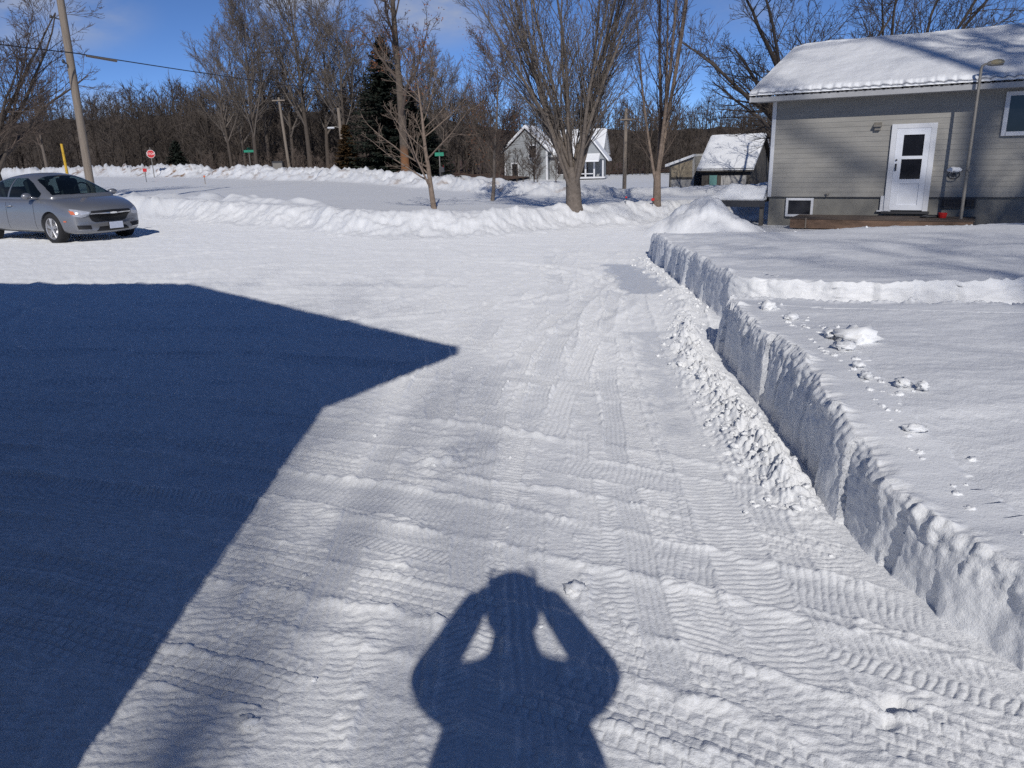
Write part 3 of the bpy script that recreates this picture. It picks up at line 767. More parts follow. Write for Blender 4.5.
# --- the wood: cheap little trees all merged, nobody could count them
def wood(name, spots, label, seed, mat='twig_far'):
    rng = np.random.default_rng(seed)
    Vs = []; 
    def blades(P, D, L, w):
        """tapering flat slivers, two crossed would double the cost"""
        s = np.cross(D, rng.normal(size=D.shape)); s /= np.linalg.norm(s, axis=1)[:, None]+1e-9
        w = np.asarray(w)[:, None]
        return np.stack([P-s*w, P+s*w, P+D*L[:, None]+s*w*.25, P+D*L[:, None]-s*w*.25], 1).reshape(-1, 3)
    for (x, y, H, nb) in spots:
        z0 = -.4
        base = np.array([x, y, 0.])
        zz = float(z_base(np.array([x]), np.array([y]))[0])+.2
        base[2] = zz-.3
        lean = np.array([rng.normal(0, .05), rng.normal(0, .05), 1.])
        # trunk as three crossed slivers
        P = np.repeat(base[None], 3, 0); D = np.repeat(lean[None], 3, 0)
        Vs.append(blades(P, D, np.full(3, H*.95), np.full(3, .012*H)))
        t = rng.uniform(.12, .95, nb); a = rng.uniform(0, 2*PI, nb)
        el = rng.uniform(.5, 1.25, nb)
        D1 = np.stack([np.cos(a)*np.cos(el), np.sin(a)*np.cos(el), np.sin(el)], 1)
        P1 = base+lean*(H*t)[:, None]; L1 = H*.36*(1-.65*t)*rng.uniform(.6, 1.2, nb)
        Vs.append(blades(P1, D1, L1, .006*H*(1.1-t)))
        m = nb*9; k = rng.integers(0, nb, m); u = rng.uniform(.15, 1, m)
        P2 = P1[k]+D1[k]*(L1[k]*u)[:, None]; D2 = D1[k]*.8+rng.normal(0, .5, (m, 3)); D2[:, 2] += .25; D2 /= np.linalg.norm(D2, axis=1)[:, None]
        Vs.append(blades(P2, D2, H*.085*rng.uniform(.5, 1.3, m), np.full(m, .0026*H+.005)))
    V = np.vstack(Vs); me = np_mesh(name, V, np.arange(len(V)).reshape(-1, 4))
    o = link(name, me, M[mat]); tag(o, label, 'wood', kind='stuff'); return o
rng = random.Random(77)
sp = []
for _ in range(1900):
    x = rng.uniform(-150, 75); y = rng.uniform(60, 165)
    yk = float(np.interp(x, FAR_X, FAR_Y)); k = (y-yk)*.66
    if x < -8:
        if k < 15 or k > 62: continue
    elif x < 3:
        if y < 62 or y > 105: continue
    else:
        if y < 88 or y > 125: continue
    H = rng.uniform(7.4, 10.8) if x < -8 else (rng.uniform(6.0, 8.6) if x < 3 else rng.uniform(6.2, 8.4))
    if x < -60: H *= 1.06
    sp.append((x, y, H, 30))
for _ in range(900):
    x = rng.uniform(-330, 250)
    sp.append((x, 214+.0012*x*x+rng.uniform(-25, 5), rng.uniform(6, 10)+9.5-(5 if x > -5 else 0)+2*math.sin(x*.05), 22))
wood('woodland', sp, 'dense leafless grey brown wood closing the view beyond the street', 3)
# underbrush
sp = []
for _ in range(1700):
    x = rng.uniform(-140, 60); yk = float(np.interp(x, FAR_X, FAR_Y)); 
    if x < -8: y = yk+rng.uniform(20, 80)
    elif x < 2: y = rng.uniform(54, 95)
    else: y = rng.uniform(84, 112)
    sp.append((x, y, rng.uniform(1.8, 3.9), 12))
wood('underbrush', sp, 'tangled brown underbrush at the foot of the wood', 4)
sp = []
for _ in range(200):
    x = rng.uniform(-30, -5); y = rng.uniform(62, 72)-(x+5)*.55
    sp.append((x, y, rng.uniform(1.2, 2.6), 14))
wood('roadside_brush', sp, 'low brown brush behind the poles along the street', 6, 'twig')
# leaf litter floor of the wood
fx = np.linspace(-260, 160, 90); W = np.array([0, 3, 20, 60, 130.])
L = []
for x in fx:
    y0 = float(np.interp(x, FAR_X, FAR_Y))+26 if x < -8 else (60 if x < 3 else 92)
    for w in W: L.append((x, y0+w+.8*math.sin(x*1.3), 0))
L = np.array(L); L[:, 2] = z_base(L[:, 0], L[:, 1])+.44+.06*noise(L[:, 0]*.3, L[:, 1]*.3, 9)
tag(link('forest_floor', np_mesh('forest_floor', L, grid_faces(len(fx), len(W))), M['brown']), kind='structure')
# wooded ridge closing the horizon
hx = np.linspace(-520, 420, 240); prof = []
for x in hx: prof.append(1)
HV = []
for i, x in enumerate(hx):
    top = 14.0+2.2*float(fbm(np.array([x*.012]), np.array([.5]), 12, 4)[0])+1.0*float(noise(np.array([x*.25]), np.array([.3]), 13)[0])
    top -= 5.5*float(sstep(-25, 10, x))
    yc = 215+.0012*x*x
    for (dy, fz) in [(-34, 0), (-22, .55), (-12, .85), (0, 1.0), (25, .9), (60, 0)]:
        HV.append((x, yc+dy, -1.5+(top+1.5)*fz+(.5*float(noise(np.array([x*.4]), np.array([dy*.2]), 14)[0]) if fz else 0)))
tag(link('far_wooded_hill', np_mesh('far_wooded_hill', np.array(HV), grid_faces(len(hx), 6)), M['twig_far'], None), kind='structure')

# ------------------------------------------------------------------ buildings
HR = math.atan2(-.5228, .8525)
def lap_wall(mb, x0, x1, z0, z1, y, face, course=.115, off=.008, gx=None):
    """horizontal lap siding; face: 'S','N' (runs along x at y) or 'W','E' (runs along y at x=y)"""
    n = int(math.ceil((z1-z0)/course)); sg = -1 if face in 'SW' else 1
    for i in range(n):
        a = z0+i*course; b = min(a+course, z1)
        if isinstance(gx, tuple):       # gable: clip width with height
            c, s, e = gx
            h = (e-a)/s
            u0, u1 = max(x0, c-h), min(x1, c+h)
            h2 = (e-b)/s; v0, v1 = max(x0, c-h2), min(x1, c+h2)
            if u1 <= u0: break
            if v1 < v0: v0 = v1 = c
        else: u0, u1, v0, v1 = x0, x1, x0, x1
        P = [(u0, off, a), (u1, off, a), (v1, .001, b), (v0, .001, b)]; Q = [(u0, off, a), (u1, off, a), (u1, 0, a), (u0, 0, a)]
        for R in (P, Q):
            vs = []
            for (u, o, z) in R:
                vs.append(mb.bm.verts.new((u, y+sg*o, z) if face in 'SN' else (y+sg*o, u, z)))
            try: mb.bm.faces.new(vs)
            except Exception: pass
def snow_slab(nm, parent, x0, x1, e_y, e_z, r_y, r_z, th, seed, nx=220, ny=60, amp=.03, edge=.03, scal=0):
    """snow lying on a roof slope from eave (e_y,e_z) up to the ridge, closed underneath"""
    xs = np.linspace(x0, x1, nx); ts = np.linspace(0, 1, ny)
    Xg, Tg = np.meshgrid(xs, ts, indexing='ij')
    ex = edge*(noise(xs*3.1, xs*0, seed)+.6*noise(xs*11, xs*0, seed+1))
    Yg = e_y+(r_y-e_y)*Tg; dirn = 1 if r_y > e_y else -1
    Yg = Yg+(ex[:, None])*(1-sstep(0, .1, Tg))*dirn
    if scal:
        sc1 = (.5+.5*np.cos(2*PI*(xs+.03*noise(xs*2, xs*0, seed+9))/scal))**.6*np.clip(.55+1.1*noise(xs*2.3, xs*0, seed+8)+.5*noise(xs*7, xs*0, seed+7)+.5*sstep(2, 7, xs), 0, 1.6)
        Yg = Yg-.045*(sc1[:, None]-.3)*(1-sstep(0, .05, Tg))
    th_ = th*(1+.0*Xg)*sstep(-.03, .035, Tg)**.6*(.55+.45*sstep(0, .03, (Xg-x0)/(x1-x0)))*(.55+.45*sstep(0, .03, (x1-Xg)/(x1-x0)))
    if scal: th_ = th_*(1-(.45*(1-np.clip(sc1, 0, 1)))[:, None]*(1-sstep(0, .025, Tg)))
    Zg = e_z+(r_z-e_z)*Tg
    top = Zg+th_+amp*fbm(Xg*.9, Tg*3.0, seed+3, 4)*sstep(0, .06, Tg)*sstep(0, .15, 1-Tg+.15)
    A = np.stack([Xg, Yg, top], -1).reshape(-1, 3); B = np.stack([Xg, Yg, Zg+.004], -1).reshape(-1, 3)
    F1 = grid_faces(nx, ny); n0 = nx*ny
    F2 = F1[:, ::-1]+n0
    def strip(idx): return np.stack([idx[:-1], idx[1:], idx[1:]+n0, idx[:-1]+n0], 1)
    I = np.arange(nx*ny).reshape(nx, ny)
    Fs = [F1, F2, strip(I[:, 0]), strip(I[:, -1])[:, ::-1], strip(I[0])[:, ::-1], strip(I[-1])]
    V = np.vstack([A, B]); F = np.vstack(Fs)
    if dirn < 0: F = F[:, ::-1]
    return link(nm, np_mesh(nm, V, F), M['roofsnow'], parent, True)
def corrugated(nm, parent, x0, x1, e_y, e_z, r_y, r_z, mat, pitch=.19, amp=.018, th=.012):
    nx = int((x1-x0)/pitch*8)+1; xs = np.linspace(x0, x1, nx)
    V = []
    for x in xs:
        z = amp*math.cos(2*PI*(x-x0)/pitch)
        V += [(x, e_y, e_z+z), (x, r_y, r_z+z)]
    V = np.array(V); n0 = len(V); V = np.vstack([V, V-[0, 0, th]])
    F = grid_faces(nx, 2); i = np.arange(nx)*2
    S = np.stack([i[:-1], i[1:], i[1:]+n0, i[:-1]+n0], 1)
    return link(nm, np_mesh(nm, V, np.vstack([F, F[:, ::-1]+n0, S])), mat, parent)

# --- the grey house on the right
house = empty('siding_house', (6.627, 19.99, 0), HR)
tag(house, 'single storey grey sided house with thick snow on its low roof', 'house')
LX, LD = 12.5, 8.0
mb = MB(); lap_wall(mb, 0, LX, .405, 2.74, 0, 'S'); lap_wall(mb, 0, LX, .405, 2.74, LD, 'N')
for xx, fc in ((0, 'W'), (LX, 'E')):
    lap_wall(mb, 0, LD, .405, 2.74, xx, fc); lap_wall(mb, 0, LD, 2.74, 4.2, xx, fc, gx=(4.0, .323, 4.05))
mb.box((LX/2, LD/2, 1.55), (LX-.04, LD-.04, 2.35))
mb.build('wall', M['siding'], house)
MB().box((LX/2, LD/2, -.35), (LX-.05, LD-.05, 1.5)).build('foundation', M['found'], house)
MB().box((LX/2, -.012, .398), (LX+.01, .026, .018)).build('drip_edge', M['darkmetal'], house)
for sx in (0, LX):
    mb = MB(); s = 1 if sx == 0 else -1
    mb.box((sx+s*.035, -.012, 1.57), (.085, .03, 2.33)); mb.box((sx-s*.012, .05, 1.57), (.03, .085, 2.33)); mb.build('corner_trim', M['white'], house)
rp = corrugated('roof', house, -.45, LX+.45, -.58, 2.785, 4.0, 4.235, M['metalroof'])
corrugated('roof', house, -.45, LX+.45, 8.42, 2.835, 4.0, 4.235, M['metalroof'])
for e, s in ((-.56, 1), (8.40, -1)):
    mb = MB(); mb.box((LX/2, e, 2.71), (LX+.86, .024, .11)); mb.box((LX/2, e+s*(.285 if s > 0 else .205), 2.66), (LX+.8, .54 if s > 0 else .385, .012)); mb.build('fascia', M['trimgrey'], house)
for xx in (-.44, LX+.44):
    mb = MB()
    for e, r in ((-.57, 4.0), (8.42, 4.0)):
        L_ = math.hypot(r-e, 1.4); a = math.atan2(1.4, r-e) if r > e else math.atan2(1.4, r-e)
        mb.prism([(e, 2.65), (e, 2.765), (r, 4.21), (r, 4.10)], 'X', xx-.012, xx+.012)
    mb.build('rake_board', M['white'], house)
snow_slab('roof_snow', house, -.47, LX+.47, -.59, 2.80, 4.0, 4.25, .125, 500, nx=900, ny=110, edge=.03, amp=.035, scal=.21)
snow_slab('roof_snow', house, -.47, LX+.47, 8.44, 2.85, 4.0, 4.25, .135, 520, nx=160, ny=30, edge=.03)
# door
mb = MB(); zb0, zt0 = .09, 2.03; s0, s1 = 2.70, 3.62
mb.box((s0+.055, -.035, (zb0+zt0)/2), (.11, .07, zt0-zb0)); mb.box((s1-.055, -.035, (zb0+zt0)/2), (.11, .07, zt0-zb0)); mb.box(((s0+s1)/2, -.036, zt0-.05), (s1-s0-.22, .072, .10))
mb.box((s0-.045, -.02, .25), (.085, .04, .36)); mb.box((s0-.0, -.03, .085), (.30, .06, .03))
mb.build('door_frame', M['white'], house)
mb = MB(); dx0, dx1 = s0+.113, s1-.113; dm = (dx0+dx1)/2
mb.box((dx0+.075, -.045, 1.03), (.15, .035, 1.84)); mb.box((dx1-.06, -.045, 1.03), (.12, .035, 1.84))
for z, hgt in ((1.865, .15), (1.29, .07), (.76, .10), (.17, .12)): mb.box(((dx0+.15+dx1-.12)/2, -.045, z), (dx1-dx0-.27, .035, hgt))
mb.box(((dx0+.15+dx1-.12)/2, -.036, .47), (dx1-dx0-.27, .02, .50))
dr = mb.build('storm_door', M['doorw'], house)
for z in (1.56, 1.03):
    MB().box(((dx0+.15+dx1-.12)/2, -.030, z), (dx1-dx0-.27, .008, .49)).build('pane', M['glass'], dr)
mb = MB(); mb.box((dx0+.05, -.07, 1.08), (.035, .02, .16)); mb.tube([(dx0+.05, -.07, 1.10), (dx0+.05, -.105, 1.10), (dx0+.05, -.105, 1.02)], .010, 8); mb.ball((dx0+.05, -.08, 1.24), .022)
mb.build('handle', M['darkmetal'], dr, angle=.6)
MB().box((dm, -.06, .055), (1.0, .14, .05)).build('threshold', M['darkmetal'], house)
# windows
def window(parent, x0, x1, z0, z1, fw=.06, mull=False, bars=0, frame='white', dep=.05):
    mb = MB(); zc = (z0+z1)/2; xc = (x0+x1)/2
    mb.box((x0+fw/2, -dep/2, zc), (fw, dep, z1-z0)); mb.box((x1-fw/2, -dep/2, zc), (fw, dep, z1-z0))
    mb.box((xc, -dep/2-.001, z1-fw/2), (x1-x0-2*fw, dep, fw)); mb.box((xc, -dep/2-.008, z0+fw/2), (x1-x0-2*fw, dep+.016, fw))
    if mull: mb.box((xc, -dep/2, zc), (.04, dep*.7, z1-z0-2*fw))
    for i in range(bars): mb.box((x0+fw+(x1-x0-2*fw)*(i+1)/(bars+1), -dep*.4, zc), (.012, .015, z1-z0-2*fw))
    w = mb.build('window', M[frame], parent)
    MB().box((xc, -.014, zc), (x1-x0-2*fw+.004, .012, z1-z0-2*fw+.004)).build('pane', M['glass'], w)
    return w
window(house, 4.85, 6.25, 1.70, 2.60, .085, mull=True, dep=.06)
window(house, .46, 1.11, -.075, .375, .055)
window(house, 3.86, 4.56, .17, .385, .03, bars=9, frame='darkmetal', dep=.035)
window(house, 7.6, 8.9, 1.50, 2.50, .085, mull=True, dep=.06)
mb = MB(); mb.box((2.39, -.04, 1.98), (.13, .08, .15), bev=.01); mb.prism([(-.001, 2.09), (-.13, 2.02), (-.13, 1.99), (-.001, 1.99)], 'X', 2.31, 2.47); mb.build('vent_hood', M['steel'], house)
mb = MB(); mb.tube([(1.42, 0, .47), (1.42, -.07, .47), (1.42, -.09, .43)], .012, 8); mb.box((1.42, -.05, .48), (.09, .02, .03)); mb.build('garden_tap', M['steel'], house)
mb = MB()
for i in range(3): mb.box((9.5+i*.0, -.03-.002*i, .6+i*.1), (.12, .05, .08))
mb.build('meter_box', M['steel'], house)
HM = Matrix.Translation((6.627, 19.99, 0)) @ Matrix.Rotation(HR, 4, 'Z')
def hp(s, w, z): return HM @ Vector((s, w, z))
# hose holder with a cap of snow
o = empty('hose_holder', hp(4.06, 0, .93), HR); tag(o, 'small dark hose holder on the grey wall, capped with white snow', 'hose holder')
mb = MB(); mb.box((0, -.02, 0), (.06, .03, .14)); mb.tube([(0, -.03, .03), (0, -.17, .04)], .014, 8); mb.tube([(math.cos(a)*.115, -.1, math.sin(a)*.09-.03) for a in np.linspace(0, 2*PI, 20)], .012, 6, cap=False); mb.build('bracket', M['darkmetal'], o, angle=.6)
mb = MB(); mb.ball((0, -.09, .075), .15, 3, (1, .55, .42), .15, 3); mb.build('snow_cap', M['roofsnow'], o, smooth=True)
# deck
dk = empty('low_deck', hp(2.7, -.6, -.25), HR); tag(dk, 'low weathered wooden deck with orange brown edge in front of the door', 'deck')
mb = MB()
for i in range(9): mb.box((0, -.475+i*.119, .215), (3.8, .112, .03), bev=.004)
mb.build('deck_boards', M['deckwood'], dk)
mb = MB(); mb.box((0, -.545, .10), (3.76, .04, .195)); mb.box((-1.86, 0, .10), (.04, 1.04, .19)); mb.box((1.86, 0, .10), (.04, 1.04, .19)); mb.build('rim_joist', M['deckface'], dk)
mb = MB(); mb.box((-1.52, -.575, .12), (.03, .02, .24)); mb.build('end_block', M['pole'], dk)
for sx in (-1.7, 0, 1.7):
    for sy in (-.4, .4): MB().box((sx, sy, -.2), (.09, .09, .39)).build('post', M['deckwood'], dk)
# things on the deck
o = MB().tube([(0, 0, 0), (0, 0, .03), (0, 0, .11)], [.075, .082, .095], 16).build('red_bucket', M['red'], angle=.6)
o.location = hp(3.96, -.50, -.018); tag(o, 'small red bucket at the foot of the lamp pole on the deck', 'bucket')
mb = MB(); mb.ball((0, 0, .02), .2, 3, (1.15, .7, .20), .12, 5); o = mb.build('door_mat', M['darkmetal'], smooth=True); o.location = hp(3.72, -.42, -.018); tag(o, 'crumpled dark mat beside the red bucket on the deck', 'mat')
# lamp pole
lp = empty('lamp_post', hp(4.33, -.72, -.30), HR); tag(lp, 'thin weathered lamp post with a yellowed lamp head by the deck', 'lamp post')
mb = MB(); mb.tube([(0, 0, 0), (0, 0, 1.6), (0, 0, 3.34), (.015, 0, 3.40), (.06, 0, 3.43), (.10, 0, 3.43)], [.036, .034, .028, .026, .022, .02], 12); mb.build('pole', M['steel'], lp, angle=.7)
mb = MB(); mb.box((.02, -.04, 1.32), (.07, .05, .06)); mb.box((-.0, -.04, 1.27), (.03, .05, .10)); mb.build('junction_box', M['steel'], lp)
mb = MB(); mb.tube([(.10, 0, 3.43), (.15, 0, 3.44), (.17, 0, 3.44)], [.035, .05, .045], 14); mb.build('lamp_socket', M['steel'], lp, angle=.6)
mb = MB(); mb.ball((.27, 0, 3.45), .1, 3, (1.35, .75, .62)); mb.build('lamp_head', M['lampglass'], lp, smooth=True)
mb = MB(); mb.box((.27, 0, 3.41), (.24, .10, .05), bev=.015); mb.build('lamp_cover', M['steel'], lp)

# raised side deck with thick snow
sd = empty('side_deck', hp(-.78, .35, -.27), HR); tag(sd, 'raised wooden side deck under deep snow, left of the house corner', 'deck')
mb = MB(); mb.box((0, 0, .57), (1.5, 1.16, .05)); mb.box((0, -.60, .52), (1.54, .04, .17)); mb.box((-.76, 0, .52), (.04, 1.16, .17)); mb.build('platform', M['darkmetal'], sd)
for sx in (-.7, .68):
    for sy in (-.5, .5): MB().box((sx, sy, .16), (.09, .09, .74)).build('post', M['greywood'], sd)
nx, ny = 60, 60
xs = np.linspace(-.80, .74, nx); ys = np.linspace(-.64, .60, ny); Xg, Yg = np.meshgrid(xs, ys, indexing='ij')
e = np.minimum.reduce([(Xg+.80), (.76-Xg)*3+.3, Yg+.64, .60-Yg])
top = .61+.34*sstep(-.03, .42, e)**.8*(.55+.45*sstep(-.8, -.1, Xg))+.05*fbm(Xg*1.5, Yg*1.5, 601, 4)*sstep(0, .2, e)
Vt = np.stack([Xg, Yg, top], -1).reshape(-1, 3); Vb = Vt.copy(); Vb[:, 2] = .602
F1 = grid_faces(nx, ny); I = np.arange(nx*ny).reshape(nx, ny); n0 = nx*ny
st = lambda i: np.stack([i[:-1], i[1:], i[1:]+n0, i[:-1]+n0], 1)
link('deck_snow', np_mesh('deck_snow', np.vstack([Vt, Vb]), np.vstack([F1, F1[:, ::-1]+n0, st(I[:, 0]), st(I[:, -1])[:, ::-1], st(I[0])[:, ::-1], st(I[-1])])), M['roofsnow'], sd, True)

# --- the old shed behind
SR = HR
sh = empty('old_shed', (10.25, 41.6, -.95), SR); tag(sh, 'weathered grey shed with snowy roof, teal door and faded white front boards', 'shed')
Wd, Dp, Hh, Rh = 2.5, 4.0, 1.5, 3.05
mb = MB(); mb.box((Wd/2, Dp/2, Hh/2-.1), (Wd, Dp, Hh+.2)); 
mb.prism([(0, Hh), (Dp, Hh), (Dp/2, Rh-.06)], 'X', .0, Wd); mb.build('wall', M['greywood'], sh)
mb = MB()
for i in range(11): mb.box((1.08+i*.118, -.012-.003*(i % 2), .64), (.112, .022, 1.12))
mb.build('white_front_boards', M['whitebd'], sh)
MB().box((.62, -.03, .62), (.42, .04, 1.2)).build('door', M['teal'], sh)
mb = MB(); mb.box((.40, -.035, .62), (.05, .05, 1.25)); mb.box((.84, -.035, .62), (.04, .05, 1.25)); mb.build('door_frame', M['greywood'], sh)
for s in (0, 1):
    a, b = ((-.25, Hh-.10), (Dp/2, Rh)) if s == 0 else ((Dp+.25, Hh-.10), (Dp/2, Rh))
    MB().prism([a, (a[0], a[1]+.07), (b[0], b[1]+.07), b], 'X', -.2, Wd+.2).build('roof', M['greywood'], sh)
    snow_slab('roof_snow', sh, -.22, Wd+.22, a[0]+(-.02 if s == 0 else .02), a[1]+.075, b[0], b[1]+.075, .12, 540+s, nx=90, ny=50, amp=.03)
an = empty('lean_to', (9.55, 42.9, -.95), SR); tag(an, 'pale lean-to with a sloping snowy roof against the left side of the old shed', 'shed')
mb = MB(); mb.prism([(-.75, -.3), (.62, -.3), (.62, 2.15), (-.75, 1.72)], 'Y', 0, 2.2); mb.build('wall', M['whitebd'], an)
mb = MB(); mb.prism([(-.66, 1.12), (.5, 1.12), (.5, 2.02), (-.66, 1.66)], 'Y', -.03, -.004); mb.build('tan_panel', M['tan'], an)
mb = MB(); mb.box((-.07, -.03, 1.07), (1.2, .05, .09)); mb.box((-.1, -.03, .55), (.9, .03, .03)); mb.box((-.72, -.03, .7), (.07, .05, 2.0)); mb.build('cross_boards', M['greywood'], an)
mb = MB(); mb.prism([(-.95, 1.66), (.62, 2.17), (.62, 2.30), (-.95, 1.80)], 'Y', -.2, 2.4); mb.build('roof_snow', M['roofsnow'], an)

# --- the far white house
fh = empty('farmhouse', (2.35, 80, -1.1), R_(-14), .93); tag(fh, 'distant pale clapboard house with snowy roofs, behind the big maple', 'house')
mb = MB(); lap_wall(mb, -2.2, 2.2, 0, 3.3, -1.5, 'S', .2, .02); lap_wall(mb, -2.2, 2.2, 3.3, 5.6, -1.5, 'S', .2, .02, gx=(0, .95, 5.35))
mb.box((0, 1.5, 1.6), (4.36, 5.96, 3.3)); mb.prism([(-2.15, 3.25), (2.15, 3.25), (0, 5.25)], 'Y', -1.47, 4.4)
lap_wall(mb, 2.2, 7.6, 0, 2.6, .3, 'S', .2, .02); mb.box((4.9, 3, 1.3), (5.36, 5.3, 2.6)); mb.prism([(.35, 2.6), (5.65, 2.6), (3, 4.85)], 'X', 2.2, 7.58)
mb.build('wall', M['palesid'], fh)
for xx in (-2.24, 2.24): MB().box((xx, -1.53, 1.65), (.2, .08, 3.3)).build('corner_trim', M['white'], fh)
for sg in (-1, 1):
    MB().prism([(sg*2.6, 2.98), (sg*2.6, 3.14), (0, 5.62), (0, 5.44)], 'Y', -1.8, 4.6).build('roof', M['metalroof'], fh)
    MB().prism([(sg*2.62, 3.15), (sg*2.62, 3.33), (0, 5.80), (0, 5.62)], 'Y', -1.78, 4.6).build('roof_snow', M['roofsnow'], fh)
    MB().prism([(sg*2.6, 3.0), (sg*2.6, 3.2), (0, 5.68), (0, 5.48)], 'Y', -1.86, -1.80).build('rake_board', M['white'], fh)
MB().prism([(-.2, 2.45), (-.2, 2.55), (3, 5.1), (3, 5.0)], 'X', 1.9, 8.0).build('roof', M['metalroof'], fh)
snow_slab('roof_snow', fh, 1.9, 8.0, -.22, 2.56, 3, 5.1, .2, 560, nx=80, ny=40, amp=.04)
snow_slab('roof_snow', fh, 1.9, 8.0, 6.2, 2.56, 3, 5.1, .2, 561, nx=40, ny=20, amp=.04)
def fwin(x, z, w=.7, h=1.2, y=-1.5):
    f = MB().box((x, y-.05, z), (w+.24, .08, h+.24)).build('window', M['white'], fh); MB().box((x, y-.10, z), (w, .03, h)).build('pane', M['glass'], f)
fwin(.75, 3.1); fwin(-1.2, 1.3, .6); fwin(3.4, 1.3, y=.3)
# porch with a snowy gable
pc = MB().box((6.9, -.9, .35), (3.0, 2.4, .16)).build('porch', M['white'], fh)
MB().prism([(5.3, 2.2), (8.5, 2.2), (6.9, 4.2)], 'Y', -2.1, .6).build('porch_gable', M['palesid'], pc)
for sg in (-1, 1): MB().prism([(6.9+sg*1.9, 1.95), (6.9+sg*1.9, 2.15), (6.9, 4.5), (6.9, 4.3)], 'Y', -2.4, .6).build('porch_roof_snow', M['roofsnow'], pc)
MB().prism([(-3.2, 1.95), (-3.2, 2.1), (-2.1, 2.75), (-2.1, 2.2)], 'X', 5.2, 7.9).build('awning_snow', M['roofsnow'], pc)
for x in (5.5, 6.4, 7.3, 8.2): MB().box((x, -2.0, 1.2), (.16, .16, 1.7)).build('post', M['white'], pc)
MB().box((6.3, -2.05, .75), (2.0, .06, .10)).build('railing', M['white'], pc)
MB().box((5.0, .18, 1.2), (2.6, .1, 1.9)).build('porch_shade_panel', M['bark_dk'], fh)  # solid dark panel, its colour stands in for shade inside the porch

# --- the house behind the photographer: only its shadow is in the picture
TH_ = math.atan2(-.517, .856)
He = 4.36
bh = empty('shadow_house', (-1.24, -.55, 0), TH_)
tag(bh, 'house behind the viewer whose gable and eave throw the big blue shadow at left', 'house')
# local: +x east along gable wall, +y towards the scene; gable end faces the scene
Wg = 8.32; Lh = 11
mb = MB(); lap_wall(mb, -Wg, 0, .3, He-.1, 0, 'N'); lap_wall(mb, -Lh, 0, .3, He-.1, 0, 'E'); lap_wall(mb, -Wg, 0, He-.1, 6, 0, 'N', gx=(-Wg/2, .244, He+.244*Wg/2-.02))
mb.box((-Wg/2, -Lh/2, He/2), (Wg-.04, Lh-.04, He-.2)); mb.prism([(-Wg+.02, He-.12), (-.02, He-.12), (-Wg/2, He+.244*Wg/2-.14)], 'Y', -Lh+.02, -.01)
mb.build('wall', M['siding'], bh)
MB().box((-Wg/2, -Lh/2, -.1), (Wg-.06, Lh-.06, .9)).build('foundation', M['found'], bh)
for sg in (0, 1):
    ex = .6 if sg == 0 else -Wg-.6
    ez = He-.02; rz_ = He-.02+.244*(Wg/2+.6)
    MB().prism([(ex, ez-.16), (ex, ez), (-Wg/2, rz_), (-Wg/2, rz_-.16)], 'Y', -Lh-.5, .63).build('roof', M['metalroof'], bh)
w = MB().box((.03, -3.2, 2.6), (.06, 1.2, 1.3)).build('window', M['white'], bh); MB().box((.065, -3.2, 2.6), (.012, 1.04, 1.14)).build('pane', M['glass'], w)
w = MB().box((-4.5, .03, 2.6), (1.6, .06, 1.3)).build('window', M['white'], bh); MB().box((-4.5, .065, 2.6), (1.44, .012, 1.14)).build('pane', M['glass'], w)

# trees behind and to the right of the camera: they throw the soft branch shadows
bt = tree_meshes('sparse', 13.5, .19, 210); bt2 = tree_meshes('oak', 14.5, .30, 222)
put_tree('shade_tree', bt, -1.0, -25.5, 'tall bare tree behind the viewer, casting faint streaks at lower left', rz=.4, sc=1.42)
put_tree('shade_tree', bt, -1.3, -31.5, 'second bare tree behind the viewer, its streak falling beside the big house shadow', rz=2.3, sc=1.62)
put_tree('shade_tree', bt2, 12.7, -1.0, 'large bare tree out of view at right shading the house wall', rz=.6, sc=1.32)
put_tree('shade_tree', bt2, 10.9, -22.0, 'bare tree out of view at right shading the house roof', rz=3.1, sc=2.25)
BUILD_MARK = 1
# ------------------------------------------------------------------ the car
def car_paint():
    m, nt, b = new_mat('silver blue car paint')
    b.inputs['Base Color'].default_value = (.255, .262, .285, 1); b.inputs['Metallic'].default_value = .55; b.inputs['Roughness'].default_value = .34
    b.inputs['Coat Weight'].default_value = .8; b.inputs['Coat Roughness'].default_value = .08
    tc = N(nt, 'ShaderNodeTexCoord'); n = N(nt, 'ShaderNodeTexNoise', i_Scale=3., i_Detail=6.); nt.links.new(tc.outputs['Object'], n.inputs['Vector'])
    mr = N(nt, 'ShaderNodeMapRange'); mr.inputs['To Min'].default_value = .26; mr.inputs['To Max'].default_value = .5; nt.links.new(n.outputs['Fac'], mr.inputs['Value']); nt.links.new(mr.outputs[0], b.inputs['Roughness'])
    return m
M['paint'] = car_paint()
M['tyre'] = simple('tyre rubber', (.018, .018, .02), .85)
M['rim'] = simple('alloy rim', (.55, .55, .57), .35, metal=.7)
M['carblack'] = simple('black plastic', (.012, .012, .014), .5)
M['carglass'] = simple('car glass', (.010, .014, .018), .05, var=.3)
def glassy():
    m, nt, b = new_mat('tinted car glass')
    b.inputs['Base Color'].default_value = (.01, .014, .016, 1); b.inputs['Roughness'].default_value = .04; b.inputs['Coat Weight'].default_value = 1.0
    tr = N(nt, 'ShaderNodeBsdfTransparent'); tr.inputs[0].default_value = (.42, .52, .53, 1)
    mx = N(nt, 'ShaderNodeMixShader'); mx.inputs[0].default_value = .68
    out = nt.nodes['Material Output']; nt.links.new(b.outputs[0], mx.inputs[1]); nt.links.new(tr.outputs[0], mx.inputs[2]); nt.links.new(mx.outputs[0], out.inputs['Surface'])
    return m
M['carwindow'] = glassy()
M['chrome'] = simple('chrome', (.7, .7, .72), .15, metal=1, var=.03)
